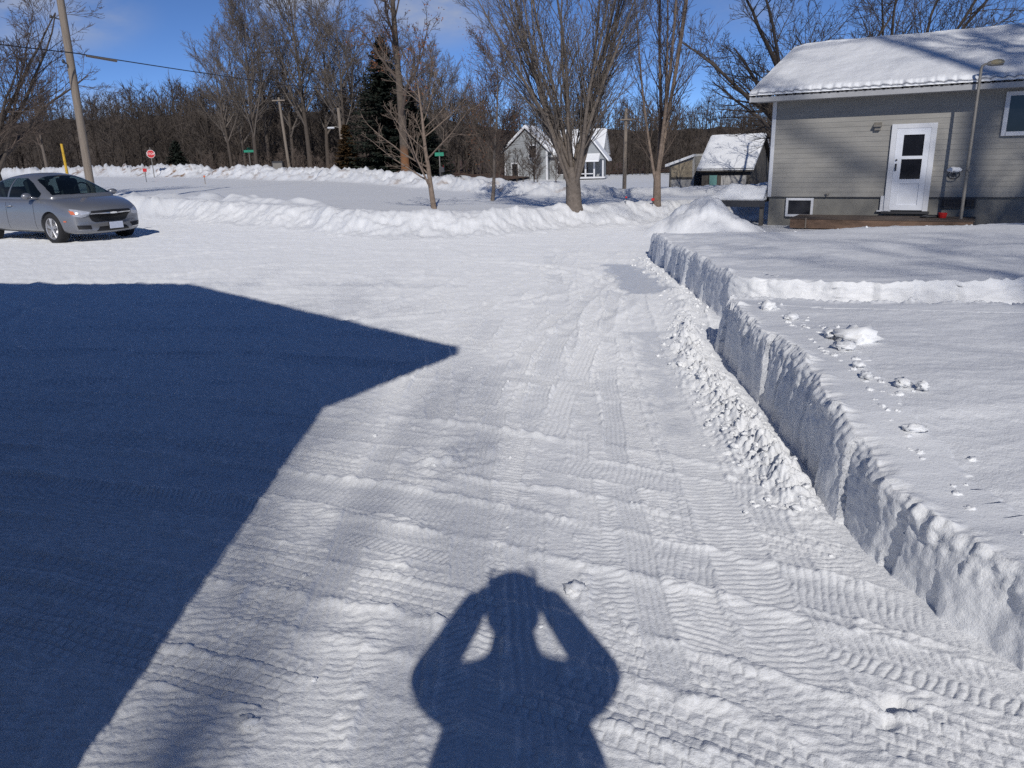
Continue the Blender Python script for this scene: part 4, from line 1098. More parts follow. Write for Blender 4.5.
M['headglass'] = simple('headlamp lens', (.50, .52, .58), .15, metal=.3, var=.3, scale=20)
M['amber'] = simple('amber lens', (.60, .16, .08), .2)
M['plate'] = simple('number plate', (.50, .54, .66), .5, var=.15, scale=30)
car = empty('parked_car', (-10.85, 18.95, -.03), HR, 1.03)
tag(car, 'silver blue four door sedan parked at the left edge, front towards the drive', 'car')
def interp(x, xs, ys):
    return float(np.interp(x, xs, ys))
BX = [-2.28, -2.24, -2.1, -1.8, -1.3, -.6, 0, .8, 1.15, 1.5, 1.85, 2.08, 2.22, 2.29, 2.31]
HW = [.66, .74, .81, .87, .895, .90, .90, .895, .89, .885, .865, .83, .79, .74, .66]
ZT = [.80, .98, 1.05, 1.07, 1.03, .97, .97, 1.0, 1.0, .965, .90, .83, .77, .70, .60]
ZS = [.76, .90, .96, .97, .96, .95, .945, .94, .935, .91, .845, .77, .71, .65, .57]
ZB = [.45, .30, .25, .22, .20, .20, .20, .20, .20, .20, .19, .19, .20, .23, .34]
secs = []
for x, hw, zt, zs, zb in zip(BX, HW, ZT, ZS, ZB):
    half = [(0, zb), (.80*hw, zb), (.965*hw, zb+.07), (hw, .42 if zb < .4 else .5), (1.0*hw, .60 if zs > .62 else .52), (.985*hw, zs-.10 if zs > .7 else zs-.04), (.95*hw, zs-.015), (.84*hw, zs+.30*(zt-zs)+.01), (.45*hw, zs+.88*(zt-zs)), (0, zt)]
    k = interp(x, [-2.3, -1.5, 1.3, 2.3], [.22, 0, 0, .40])
    ring = []
    full = [(y, z) for y, z in half]+[(-y, z) for y, z in half[-2:0:-1]]
    for y, z in full:
        ring.append((x-(k if x > 0 else -k)*(abs(y)/.9)**2.4, y, z))
    secs.append(ring)
def loft(secs, name, mat, parent, sub=2, cap=True, cuts=None):
    bm = bmesh.new(); R = [[bm.verts.new(p) for p in s] for s in secs]; n = len(secs[0])
    for A, B in zip(R, R[1:]):
        for k in range(n): bm.faces.new((A[k], A[(k+1) % n], B[(k+1) % n], B[k]))
    if cap:
        for r, rev in ((R[0], False), (R[-1], True)):
            h = n//2          # strip the cap into quads
            for k in range(1, h): 
                a, b, c, d = r[k-1 if k > 1 else 0], r[k], r[(n-k) % n], r[(n-k+1) % n]
                vs = []
                for v in (a, b, c, d):
                    if v not in vs: vs.append(v)
                if len(vs) > 2:
                    try: bm.faces.new(vs if rev else vs[::-1])
                    except Exception: pass
            try: bm.faces.new([r[h-1], r[h], r[h+1]])
            except Exception: pass
    bmesh.ops.recalc_face_normals(bm, faces=bm.faces)
    me = bpy.data.meshes.new(name); bm.to_mesh(me); bm.free()
    o = link(name, me, mat, parent, True)
    m = o.modifiers.new('s', 'SUBSURF'); m.levels = sub; m.render_levels = sub
    for c in (cuts or []):
        b = o.modifiers.new('b', 'BOOLEAN'); b.object = c; b.operation = 'DIFFERENCE'; b.solver = 'EXACT'
    bpy.context.view_layer.update()
    dg = bpy.context.evaluated_depsgraph_get(); me2 = bpy.data.meshes.new_from_object(o.evaluated_get(dg), depsgraph=dg)
    o.modifiers.clear(); o.data = me2; me2.name = name
    me2.materials.clear(); me2.materials.append(mat)
    me2.polygons.foreach_set('use_smooth', np.ones(len(me2.polygons), bool))
    try: me2.set_sharp_from_angle(angle=.7)
    except Exception: pass
    return o
cut = []
for ax in (1.36, -1.33):
    for sg in (-1, 1):
        c = MB().tube([(ax, sg*.62, .33), (ax, sg*1.1, .33)], .365, 40).build('cutter', M['carblack'], car); cut.append(c)
body = loft(secs, 'body', M['paint'], car, 2, True, cut)
for c in cut: bpy.data.objects.remove(c)
# dark underbody and wheel wells
mb = MB(); mb.box((0, 0, .42), (4.0, 1.2, .40)); mb.build('underbody', M['carblack'], car)
# cabin
CX = [-1.95, -1.75, -1.4, -1.05, -.7, -.25, .15, .45, .75, 1.0, 1.22, 1.36]
ZR = [1.03, 1.10, 1.26, 1.385, 1.445, 1.48, 1.472, 1.415, 1.29, 1.165, 1.05, .985]
HB = [.62, .70, .775, .80, .81, .815, .815, .81, .80, .78, .75, .70]
cs = []
for x, zr, hb in zip(CX, ZR, HB):
    hr = hb-.46*(zr-.92)
    half = [(0, .80), (hb, .80), (hb, .93), (hb-.33*(zr-.98)*.5, .93+(zr-.93)*.42), (hr+.01, zr-.11*(zr-.9)/.55), (hr-.10, zr-.03*(zr-.9)/.55), (hr*.5, zr+.01), (0, zr+.018)]
    cs.append([(x, y, z) for y, z in half]+[(x, -y, z) for y, z in half[-2:0:-1]])
cabin = loft(cs, 'cabin', M['paint'], car, 3)
bvb = BVHTree.FromPolygons([v.co for v in body.data.vertices], [p.vertices for p in body.data.polygons])
bvc = BVHTree.FromPolygons([v.co for v in cabin.data.vertices], [p.vertices for p in cabin.data.polygons])
def decal(name, bvh, low, high, mat, axis, parent=car, nu=24, nv=10, off=.006):
    """sheet laid on the body: low/high are polylines of two coordinates, projected along axis"""
    lo = np.array(low, float); hi = np.array(high, float)
    def samp(P, t):
        L = np.concatenate([[0], np.cumsum(np.hypot(*np.diff(P, axis=0).T))]); L /= L[-1]
        return np.stack([np.interp(t, L, P[:, 0]), np.interp(t, L, P[:, 1])], 1)
    t = np.linspace(0, 1, nu); A = samp(lo, t); B = samp(hi, t); V = []; ok = True
    for i in range(nu):
        for j in range(nv):
            p = A[i]+(B[i]-A[i])*j/(nv-1)
            if axis == '+X': o, d = Vector((4, p[0], p[1])), Vector((-1, 0, 0))
            elif axis == '-X': o, d = Vector((-4, p[0], p[1])), Vector((1, 0, 0))
            elif axis == '+Y': o, d = Vector((p[0], 3, p[1])), Vector((0, -1, 0))
            elif axis == '-Y': o, d = Vector((p[0], -3, p[1])), Vector((0, 1, 0))
            else: o, d = Vector((p[0], p[1], 4)), Vector((0, 0, -1))
            h = bvh.ray_cast(o, d)
            q = h[0] if h[0] is not None else (V[-1] if V else o+d*3)
            if h[0] is not None: q = q-d*off
            V.append(q)
    return link(name, np_mesh(name, np.array([list(v) for v in V]), grid_faces(nu, nv)), mat, parent, True)
# glass
decal('windshield', bvc, [(1.24, -.66), (1.30, -.3), (1.31, 0), (1.30, .3), (1.24, .66)], [(.50, -.52), (.44, -.25), (.43, 0), (.44, .25), (.50, .52)], M['carwindow'], 'Z', nv=16, off=.006)
decal('rear_window', bvc, [(-1.80, -.56), (-1.86, 0), (-1.80, .56)], [(-1.05, -.50), (-1.0, 0), (-1.05, .50)], M['carwindow'], 'Z', nv=12)
for sg, ax in ((-1, '-Y'), (1, '+Y')):
    decal('side_window', bvc, [(-.28, .985), (.92, .985)], [(-.28, 1.395), (.18, 1.385), (.50, 1.28), (.95, 1.06)], M['carwindow'], ax)
    decal('side_window', bvc, [(-1.30, 1.00), (-.34, .985)], [(-1.22, 1.20), (-1.0, 1.31), (-.7, 1.37), (-.34, 1.395)], M['carwindow'], ax)
gl = [o for o in bpy.data.objects if o.parent == car and o.name.split('.')[0] in ('windshield', 'rear_window', 'side_window')]
bmc = bmesh.new(); bmc.from_mesh(cabin.data); kill = set()
for g_ in gl:
    bt_ = BVHTree.FromPolygons([v.co for v in g_.data.vertices], [p.vertices for p in g_.data.polygons])
    for f in bmc.faces:
        if all((lambda h: h[0] is not None and h[3] < .0095)(bt_.find_nearest(v.co)) for v in f.verts): kill.add(f)
bmesh.ops.delete(bmc, geom=list(kill), context='FACES'); bmc.to_mesh(cabin.data); bmc.free()
mb = MB(); mb.box((.98, 0, .96), (.5, 1.30, .06), bev=.02); mb.build('dashboard', M['carblack'], car)
for sy in (-.37, .37):
    mb = MB(); mb.box((.12, sy, 1.10), (.13, .46, .5), ry=-.2, bev=.04); mb.tube([(.05, sy-.06, 1.3), (.04, sy-.06, 1.38)], .01, 6); mb.tube([(.05, sy+.06, 1.3), (.04, sy+.06, 1.38)], .01, 6); mb.box((.03, sy, 1.355), (.09, .24, .13), bev=.03)
    mb.build('seat', M['carblack'], car)
mb = MB(); mb.box((-.95, 0, 1.02), (.14, 1.2, .34), ry=-.25, bev=.04); mb.build('rear_seat', M['carblack'], car)
mb = MB(); mb.tube([(.66, .37+.18*math.cos(a), 1.08+.17*math.sin(a)) for a in np.linspace(0, 2*PI, 24)], .014, 8, cap=False); mb.build('steering_wheel', M['carblack'], car, angle=.8)
mb = MB(); mb.box((.50, 0, 1.335), (.02, .22, .06), bev=.01); mb.build('rear_view_mirror', M['carblack'], car)
# front end
decal('headlight', bvb, [(-.49, .585), (-.62, .555), (-.745, .59)], [(-.47, .665), (-.62, .71), (-.75, .745)], M['headglass'], '+X', nu=16, off=.01)
decal('headlight', bvb, [(.49, .585), (.62, .555), (.745, .59)], [(.47, .665), (.62, .71), (.75, .745)], M['headglass'], '+X', nu=16, off=.01)
decal('turn_lens', bvb, [(-.715, .615), (-.765, .63)], [(-.72, .69), (-.77, .71)], M['amber'], '+X', nu=8, nv=4, off=.016)
decal('grille', bvb, [(-.40, .475), (-.33, .440), (.33, .440), (.40, .475)], [(-.47, .60), (-.43, .608), (.43, .608), (.47, .60)], M['carblack'], '+X', off=.008)
decal('upper_grille', bvb, [(-.45, .640), (0, .645), (.45, .640)], [(-.44, .685), (0, .695), (.44, .685)], M['carblack'], '+X', nv=5, off=.008)
decal('chrome_bar', bvb, [(-.46, .612), (0, .615), (.46, .612)], [(-.46, .634), (0, .638), (.46, .634)], M['chrome'], '+X', nv=4, off=.014)
decal('emblem', bvb, [(-.075, .612), (0, .606), (.075, .612)], [(-.075, .640), (0, .646), (.075, .640)], M['signwhite'], '+X', nu=8, nv=4, off=.022)
decal('air_intake', bvb, [(-.38, .255), (0, .25), (.38, .255)], [(-.30, .345), (0, .35), (.30, .345)], M['carblack'], '+X', nv=5, off=.008)
for sg in (-1, 1):
    decal('fog_lamp_recess', bvb, [(sg*.47, .30), (sg*.70, .315)], [(sg*.45, .385), (sg*.72, .40)], M['carblack'], '+X', nu=10, nv=5, off=.008)
    decal('chrome_strip', bvb, [(sg*.46, .285), (sg*.72, .30)], [(sg*.46, .296), (sg*.72, .311)], M['chrome'], '+X', nu=10, nv=3, off=.012)
decal('tail_light', bvb, [(-.50, .72), (-.72, .70)], [(-.50, .86), (-.72, .88)], M['red'], '-X', nu=8, nv=5)
decal('tail_light', bvb, [(.50, .72), (.72, .70)], [(.50, .86), (.72, .88)], M['red'], '-X', nu=8, nv=5)
decal('side_marker', bvb, [(1.80, .47), (1.87, .47)], [(1.80, .50), (1.87, .50)], M['amber'], '-Y', nu=4, nv=3, off=.01)
mb = MB(); mb.box((2.325, 0, .365), (.02, .34, .150), bev=.004); mb.build('plate_holder', M['carblack'], car)
MB().box((2.34, 0, .365), (.012, .31, .140), bev=.003).build('number_plate', M['plate'], car)
for sg, ax in ((-1, '-Y'), (1, '+Y')):
    for x in (-.31, .80): decal('door_seam', bvb, [(x-.004, .27), (x+.004, .27)], [(x-.004, .93), (x+.004, .93)], M['carblack'], ax, nu=3, nv=14, off=.003)
    decal('door_seam', bvb, [(-1.22, .42), (-1.21, .42)], [(-1.35, .93), (-1.34, .93)], M['carblack'], ax, nu=3, nv=14, off=.003)
    decal('sill', bvb, [(-.95, .205), (.98, .205)], [(-.95, .262), (.98, .262)], M['carblack'], ax, nu=20, nv=4, off=.004)
    for x in (-.15, -1.12):
        mb = MB(); mb.tube([(x-.10, sg*.895, .79), (x-.08, sg*.925, .795), (x+.06, sg*.925, .80), (x+.08, sg*.895, .80)], .013, 8); mb.build('door_handle', M['paint'], car, angle=.7)
    mb = MB(); mb.ball((.83, sg*.99, 1.02), .1, 3, (.75, 1.05, .68)); mb.tube([(.88, sg*.80, .96), (.85, sg*.93, .99)], [.03, .025], 8)
    mr = mb.build('mirror', M['paint'], car, smooth=True)
    MB().box((.762, sg*.99, 1.02), (.012, .15, .09), bev=.004).build('mirror_glass', M['carglass'], mr)
# wheels
def lathe(mb, prof, n, cx, cy, cz, side):
    rings = []
    for (y, r) in prof:
        rings.append([mb.bm.verts.new((cx+r*math.cos(2*PI*k/n), cy+side*y, cz+r*math.sin(2*PI*k/n))) for k in range(n)])
    for A, B in zip(rings, rings[1:]):
        for k in range(n): mb.bm.faces.new((A[k], A[(k+1) % n], B[(k+1) % n], B[k]))
    return mb
for ax in (1.36, -1.33):
    for sg in (-1, 1):
        w = empty('wheel', (ax, 0, 0)); w.parent = car
        mb = MB(); lathe(mb, [(.66, .20), (.66, .30), (.68, .322), (.72, .332), (.83, .332), (.865, .322), (.88, .30), (.882, .26), (.87, .228), (.84, .215), (.70, .21)], 48, 0, 0, .33, sg); mb.build('tyre', M['tyre'], w, angle=.9)
        mb = MB(); lathe(mb, [(.72, .0), (.72, .19), (.80, .205), (.868, .212), (.876, .224), (.868, .232)], 48, 0, 0, .33, sg)
        for k in range(5):
            for dlt in (-.13, .13):
                a = k*2*PI/5+dlt+.3
                mb.tube([(.03*math.cos(a), sg*.855, .33+.03*math.sin(a)), (.12*math.cos(a), sg*.862, .33+.12*math.sin(a)), (.212*math.cos(a), sg*.858, .33+.212*math.sin(a))], [.022, .018, .020], 6)
        lathe(mb, [(.84, .06), (.87, .055), (.875, .0)], 20, 0, 0, .33, sg)
        mb.build('rim', M['rim'], w, angle=.8)
# paper on the dashboard seen through the windshield
# ------------------------------------------------------------------ poles, wires, signs
def pole(name, base, top, r0, r1, mat=None):
    o = empty(name, base); b = Vector(base); t = Vector(top)-b
    MB().tube([t*(-.06), t*.33, t*.66, t], [r0*1.03, r0*.95, (r0+r1)/2, r1], 14).build('shaft', mat or M['pole'], o, angle=.8)
    return o, t
b = (-14.3, 27.4, gz(-14.3, 27.4)-.2)
o, t = pole('utility_pole', b, (-14.15, 27.4, 8.9), .135, .105); tag(o, 'tall leaning wooden utility pole behind the silver car', 'utility pole')
mb = MB(); mb.tube([(.02, -.14, 5.0), (.02, -.30, 5.05)], .02, 8); mb.ball((.02, -.32, 5.06), .05, 2, (1, 1, 1.3)); mb.build('insulator', M['darkmetal'], o, angle=.8)
mb = MB(); mb.tube([(.0, 0, 6.35), (-.18, -.1, 6.40)], .02, 8); mb.ball((-.22, -.12, 6.42), .05, 2); mb.build('bracket', M['darkmetal'], o, angle=.8)
def wire(name, pts, sag, r, label):
    P = []
    for a, c in zip(pts[:-1], pts[1:]):
        a = Vector(a); c = Vector(c)
        for k in range(24):
            u = k/24; q = a.lerp(c, u); q.z -= sag*4*u*(1-u); P.append(q)
    P.append(Vector(pts[-1]))
    o = MB().tube(P, r, 6).build(name, M['wire'], None, angle=1.2); tag(o, label, 'wire'); return o
wire('overhead_wire', [(-17.6, 10, 5.15), (-13.95, 27.25, 5.17), (-7.837, 62.0, 6.0)], .16, .019, 'dark overhead wire from the left edge past the leaning pole towards the spruce')
mb = MB(); mb.tube([(0, 0, 0), (.27, 1.5, .0)], [.035, .045], 8); o = mb.build('wire_sleeve', M['pole'], None, angle=.8); o.location = (-13.86, 27.8, 5.145); tag(o, 'pale sleeve clamped on the overhead wire just right of the leaning pole', 'cable sleeve')
o, t = pole('street_pole', (-19.3, 71.5, .3), (-19.6, 71.5, 6.9), .13, .10); tag(o, 'grey wooden street pole with a short crossarm, left of the lamp pole across the street', 'utility pole')
mb = MB(); mb.box((-.3, -.15, 6.35), (1.1, .09, .10)); mb.build('crossarm', M['pole'], o)
mb = MB()
for x in (-.75, -.5, .0, .18): mb.tube([(x, -.15, 6.4), (x, -.15, 6.62)], [.05, .07], 8)
mb.build('insulator', M['darkmetal'], o, angle=.8)
o, t = pole('lamp_pole', (-14.4, 71.5, .5), (-14.5, 71.5, 5.9), .15, .14); tag(o, 'short pale wooden pole with a small white street lamp across the street', 'street lamp')
mb = MB(); mb.tube([(-.1, -.1, 3.75), (-.45, -.15, 3.85), (-.8, -.15, 3.8)], .035, 8); mb.build('arm', M['steel'], o, angle=.8)
mb = MB(); mb.box((-.85, -.15, 3.76), (.62, .3, .16), bev=.05); mb.build('lamp_head', M['white'], o)
o, t = pole('utility_pole', (-7.9, 62.6, .2), (-7.84, 62.6, 6.2), .16, .13); tag(o, 'utility pole mostly hidden behind the spruce where the wire ends', 'utility pole')
o, t = pole('small_pole', (5.0, 33.6, gz(5, 33.6)-.3), (5.04, 33.6, 3.3), .085, .065); tag(o, 'grey wooden pole on the snow bank between the far house and the old shed', 'utility pole')
mb = MB(); mb.box((.08, -.1, 3.15), (.62, .05, .05)); mb.build('crossarm', M['pole'], o)
# yellow marker, stop sign, street signs
o = MB().tube([(0, 0, 0), (-.02, 0, 2.62)], [.075, .06], 12).build('yellow_marker', M['yellow'], angle=.8); o.location = (-21.9, 40, .1); tag(o, 'tall yellow marker post rising from the snow behind the silver car', 'marker post')
def text_mesh(s, size, depth=.004):
    cu = bpy.data.curves.new('t', 'FONT'); cu.body = s; cu.size = size; cu.extrude = depth; cu.align_x = 'CENTER'; cu.align_y = 'CENTER'
    to = bpy.data.objects.new('t', cu); col.objects.link(to); bpy.context.view_layer.update()
    me = bpy.data.meshes.new_from_object(to); bpy.data.objects.remove(to); return me
o = empty('stop_sign', (-29.3, 66.6, gz(-29.3, 66.6)-.2), R_(20)); tag(o, 'red octagonal stop sign on a thin post at the street corner', 'stop sign')
MB().tube([(0, .03, -.2), (0, .03, 2.6)], .035, 8).build('post', M['steel'], o, angle=.8)
zc = 2.45-(gz(-29.3, 66.6)-.2)
oc = [(.34*math.cos(PI/8+k*PI/4), zc+.34*math.sin(PI/8+k*PI/4)) for k in range(8)]
MB().prism(oc, 'Y', -.01, .006).build('border', M['signwhite'], o)
MB().prism([(x*.92, zc+(z-zc)*.92) for x, z in oc], 'Y', -.016, -.0105).build('plate', M['red'], o)
me = text_mesh('STOP', .25); w = link('lettering', me, M['signwhite'], o); w.rotation_euler = (PI/2, 0, 0); w.location = (0, -.019, zc)
def street_sign(x, y, zc, w, label, rz):
    z0 = gz(x, y)-.2
    o = empty('street_name_sign', (x, y, z0), rz); tag(o, label, 'street sign')
    MB().tube([(0, .02, 0), (0, .02, zc-z0+.12)], .035, 8).build('post', M['steel'], o, angle=.8)
    MB().box((0, -.02, zc-z0), (w, .012, .20), bev=.002).build('name_plate', M['green'], o)
    MB().box((0, .06, zc-z0+.22), (.012, w, .20), bev=.002).build('cross_plate', M['green'], o)
    return o
s1 = street_sign(-22.6, 71, 2.5, .86, 'left green street name sign on a thin post near the road gap', 0)
s2 = street_sign(-3.75, 45.6, 1.72, .50, 'right green street name sign behind the thin young tree', 0)
# small items by the street
def marker(name, x, y, h, head, mat, label, r=.012):
    z0 = gz(x, y)
    o = empty(name, (x, y, z0-.1)); tag(o, label, 'marker stake')
    MB().tube([(0, 0, 0), (.01, 0, h+.1)], r, 8).build('stake', M['pole'] if mat is M['orange'] else M['darkmetal'], o, angle=.8)
    mb = MB(); mb.box((.01, -.012, h+.1), (head*1.2, .03, head), bev=.01); mb.build('reflector', mat, o); return o
marker('red_marker', -24.63, 54.65, .78, .22, M['red'], 'small dark red marker on a thin stake below the stop sign', .02)
marker('orange_stake', -17.9, 47.4, .44, .10, M['orange'], 'short orange topped stake in the snow below the gap in the bank', .022)
marker('red_reflector', 3.2, 21.2, .19, .045, M['red'], 'small red driveway reflector between the maple and the slim tree', .006)
marker('red_reflector', 4.02, 21.75, .17, .075, M['red'], 'red driveway reflector leaning at the foot of the slim tree', .006)
zb = gz(-19, 68)
o = empty('utility_box', (-19.9, 70.2, .45)); tag(o, 'dark grey utility box beside the street pole with the crossarm', 'utility box')
MB().box((0, 0, .5), (.95, .6, 1.3), bev=.04).build('cabinet', M['darkmetal'], o); MB().box((0, -.31, .5), (.8, .02, .95)).build('door', M['steel'], o)
o = empty('mailbox', (-3.62, 45.2, gz(-3.62, 45.2)-.2)); tag(o, 'dark mailbox on a post just below the right green street sign', 'mailbox')
MB().tube([(0, 0, 0), (0, 0, .95)], .05, 8).build('post', M['greywood'], o, angle=.8)
mb = MB(); mb.prism([(-.13, .9)]+[(.13*math.cos(a), 1.07+.13*math.sin(a)) for a in np.linspace(0, PI, 9)][::-1][:0]+[(-.13, 1.07)]+[(-.13*math.cos(a), 1.07+.13*math.sin(a)) for a in np.linspace(.2, PI-.2, 8)]+[(.13, 1.07), (.13, .9)], 'Y', -.28, .28); mb.build('box', M['darkmetal'], o, angle=.7)
mb = MB(); mb.box((.1, -.1, 1.12), (.02, .02, .26)); mb.box((.1, -.05, 1.23), (.015, .12, .08)); mb.build('flag', M['red'], o)
o = MB().ball((0, 0, 0), .5, 3, (1.2, .7, .42), .3, 8).build('blue_tarp', M['blue'], smooth=True); o.location = (8.4, 39.5, -.55); tag(o, 'blue tarpaulin heap half buried in snow left of the pale lean-to', 'tarpaulin')

# ------------------------------------------------------------------ the photographer
M['coat'] = simple('dark winter coat', (.05, .055, .075), .8, var=.25, scale=8, bump=.004)
M['trouser'] = simple('dark trousers', (.035, .035, .045), .85)
M['skin'] = simple('skin', (.55, .33, .24), .5, var=.06)
M['hat'] = simple('knitted hat', (.08, .08, .10), .9, bump=.004, bscale=80)
def skin_mesh(name, joints, edges, rad, root, sub=2):
    me = bpy.data.meshes.new(name); me.from_pydata(joints, edges, [])
    o = bpy.data.objects.new(name, me); col.objects.link(o)
    m = o.modifiers.new('k', 'SKIN'); m.use_smooth_shade = True
    for i, d in enumerate(me.skin_vertices[0].data):
        r = rad[i]; d.radius = r if hasattr(r, '__len__') else (r, r); d.use_root = (i == root)
    s = o.modifiers.new('s', 'SUBSURF'); s.levels = sub; s.render_levels = sub
    bpy.context.view_layer.update(); dg = bpy.context.evaluated_depsgraph_get()
    r = bpy.data.meshes.new_from_object(o.evaluated_get(dg), depsgraph=dg); bpy.data.objects.remove(o); r.name = name
    return r
PY0 = -.22
J = [(0, PY0, .95), (0, PY0, 1.10), (0, PY0, 1.26), (0, PY0-.01, 1.39), (0, PY0+.01, 1.48), (0, PY0+.03, 1.56)]
Rr = [(.27, .17), (.275, .17), (.275, .16), (.18, .125), (.105, .10), (.09, .09)]
E_ = [(0, 1), (1, 2), (2, 3), (3, 4), (4, 5)]
for sg in (-1, 1):
    k = len(J)
    J += [(sg*.17, PY0, 1.43), (sg*.245, PY0+.06, 1.395), (sg*.295, PY0+.16, 1.355), (sg*.222, PY0+.155, 1.475), (sg*.150, -.088, 1.63), (sg*.118, -.07, 1.69)]
    Rr += [(.102, .102), (.086, .086), (.072, .070), (.068, .068), (.060, .060), (.046, .042)]
    E_ += [(3, k), (k, k+1), (k+1, k+2), (k+2, k+3), (k+3, k+4), (k+4, k+5)]
    k = len(J)
    J += [(sg*.10, PY0, .88), (sg*.115, PY0+.02, .50), (sg*.125, PY0, .12), (sg*.13, PY0+.02, .06), (sg*.14, PY0+.16, .045)]
    Rr += [(.105, .11), (.068, .07), (.05, .055), (.05, .05), (.045, .04)]
    E_ += [(0, k), (k, k+1), (k+1, k+2), (k+2, k+3), (k+3, k+4)]
coat = skin_mesh('person', J, E_, Rr, 0)
# head, with nose, ears, brow and lips shaped from a sphere, and the hands
bm = bmesh.new(); bm.from_mesh(coat); nbody = len(bm.faces)
q = bmesh.ops.create_uvsphere(bm, u_segments=40, v_segments=28, radius=1)
hc = Vector((0, -.165, 1.665))
for v in q['verts']:
    x, y, z = v.co
    sx, sy, sz = .077, .098, .122
    if z < 0: sx *= 1-.12*min(1, -z)**1.5; sy *= 1-.12*(-z)
    yy = y*sy; 
    if y > 0:
        yy += .024*math.exp(-((x/.16)**2+((z+.12)/.20)**2))*(1.2 if z < .05 else .8)      # nose
        yy -= .010*(math.exp(-(((x-.38)/.18)**2+((z-.10)/.12)**2))+math.exp(-(((x+.38)/.18)**2+((z-.10)/.12)**2)))  # sockets
        yy += .006*math.exp(-((x/.25)**2+((z+.46)/.06)**2))+.006*math.exp(-((x/.25)**2+((z+.60)/.06)**2))     # lips
        yy += .008*math.exp(-((x/.3)**2+((z+.88)/.14)**2))
    xx = x*sx
    if abs(x) > .9 and abs(z) < .3 and abs(y) < .35: xx *= 1.14
    v.co = hc+Vector((xx, yy, z*sz))
def finger(bm, pts, rads):
    pts = [(p[0]+math.copysign(.022, p[0]), p[1], 1.625+(p[2]-1.625)*1.35+.078) for p in pts]
    me = skin_mesh('f', pts, [(i, i+1) for i in range(len(pts)-1)], rads, 0, 1)
    bm.from_mesh(me); bpy.data.meshes.remove(me)
for sg in (-1, 1):
    W0 = Vector((sg*.112, -.075, 1.60))
    # palm behind and beside the camera body
    finger(bm, [tuple(W0), (sg*.094, -.078, 1.612), (sg*.076, -.08, 1.628)], [(.036, .022), (.048, .022), (.048, .018)])
    for i, (dz, L) in enumerate([(.040, .9), (.020, 1.0), (.000, .93), (-.018, .76)]):
        z = 1.625+dz
        kn = (sg*.074, -.068, z)
        if i == 0: pts = [kn, (sg*.062, -.050, z+.012), (sg*.046, -.036, z+.012), (sg*.032, -.034, z+.004)]     # index on the shutter side
        else: pts = [kn, (sg*.070, -.045, z), (sg*(.056-.004*L), -.026, z-.001), (sg*(.040-.012*L), -.024, z-.002)]
        finger(bm, pts, [.0095, .0085, .0078, .0065])
    finger(bm, [(sg*.088, -.088, 1.606), (sg*.066, -.083, 1.596), (sg*.046, -.074, 1.598), (sg*.030, -.071, 1.606)], [.012, .0105, .009, .0075])
me = bpy.data.meshes.new('person'); 
me.materials.append(M['coat']); me.materials.append(M['skin']); me.materials.append(M['trouser'])
for i, f in enumerate(bm.faces):
    c = f.calc_center_median(); f.smooth = True
    f.material_index = 1 if (i >= nbody) else (2 if c.z < .84 else 0)
bm.to_mesh(me); bm.free()
person = link('person', me); tag(person, 'photographer in a dark coat holding up a camera, seen as a shadow at bottom centre', 'person')
mb = MB()
r = bmesh.ops.create_uvsphere(mb.bm, u_segments=32, v_segments=20, radius=1)
for v in r['verts']:
    z = v.co.z; sq = (1-abs(v.co.z)**6)**(1/6) if abs(v.co.z) < .999 else 0; rr_ = max(math.hypot(v.co.x, v.co.y), 1e-6); v.co = hc+Vector((v.co.x/rr_*sq*.100, v.co.y/rr_*sq*.118-.010, max(z, .12)*.128+.008 if z > .12 else .12*.128+.008+(z-.12)*.06))
mb.build('hat', M['hat'], person, smooth=True)
for sg in (-1, 1):
    e = MB().ball((sg*.030, -.085, 1.677), .0125, 2).build('eye', M['signwhite'], person, smooth=True)
    MB().ball((sg*.030, -.0755, 1.677), .006, 2).build('iris', M['carblack'], e, smooth=True)
mb = MB(); mb.tube([(0, PY0+.01, 1.44), (0, PY0+.02, 1.49), (0, PY0+.035, 1.545), (0, PY0+.04, 1.585)], [.10, .094, .084, .074], 28); mb.build('scarf', M['hat'], person, angle=1.0)
cm = empty('compact_camera', (0, -.048, 1.668)); tag(cm, 'compact camera held up in both hands of the photographer', 'camera')
MB().box((0, 0, 0), (.140, .022, .060), bev=.004).build('camera_body', M['darkmetal'], cm)
MB().tube([(0, .011, .002), (0, .024, .002)], [.022, .020], 24).build('lens_barrel', M['steel'], cm, angle=.7)
MB().box((0, -.012, -.002), (.07, .002, .044)).build('screen', M['carglass'], cm)
MB().tube([(.028, 0, .029), (.028, 0, .034)], .007, 14).build('shutter_button', M['steel'], cm, angle=.7)

# ------------------------------------------------------------------ light, sky, camera
SUN = Vector((-.00673, .87878, -.55174)).normalized()
sl = bpy.data.lights.new('sun', 'SUN'); sl.energy = 3.2; sl.angle = R_(.53); sl.color = (1, .96, .895)
so = bpy.data.objects.new('sun', sl); col.objects.link(so); so.rotation_euler = SUN.to_track_quat('-Z', 'Y').to_euler(); so.location = (0, -20, 20)
wd = bpy.data.worlds.new('World'); scene.world = wd; wd.use_nodes = True; nt = wd.node_tree
bg = nt.nodes['Background']; bg.inputs['Strength'].default_value = .108
sky = N(nt, 'ShaderNodeTexSky'); sky.sky_type = 'NISHITA'; sky.sun_disc = False; sky.sun_elevation = R_(32.1); sky.sun_rotation = R_(180); sky.altitude = 3000; sky.air_density = .55; sky.dust_density = 0.0; sky.ozone_density = 3.5
tc = N(nt, 'ShaderNodeTexCoord')
clouds = [((-.48, .864, .155), .085, .75), ((-.227, .959, .170), .050, .8), ((-.083, .983, .163), .075, .75), ((-.44, .895, .055), .05, .5), ((.27, .952, .150), .05, .3), ((.0, .97, .30), .16, .5), ((-.9, .35, .3), .2, .6), ((.8, .5, .35), .2, .5)]
acc = None
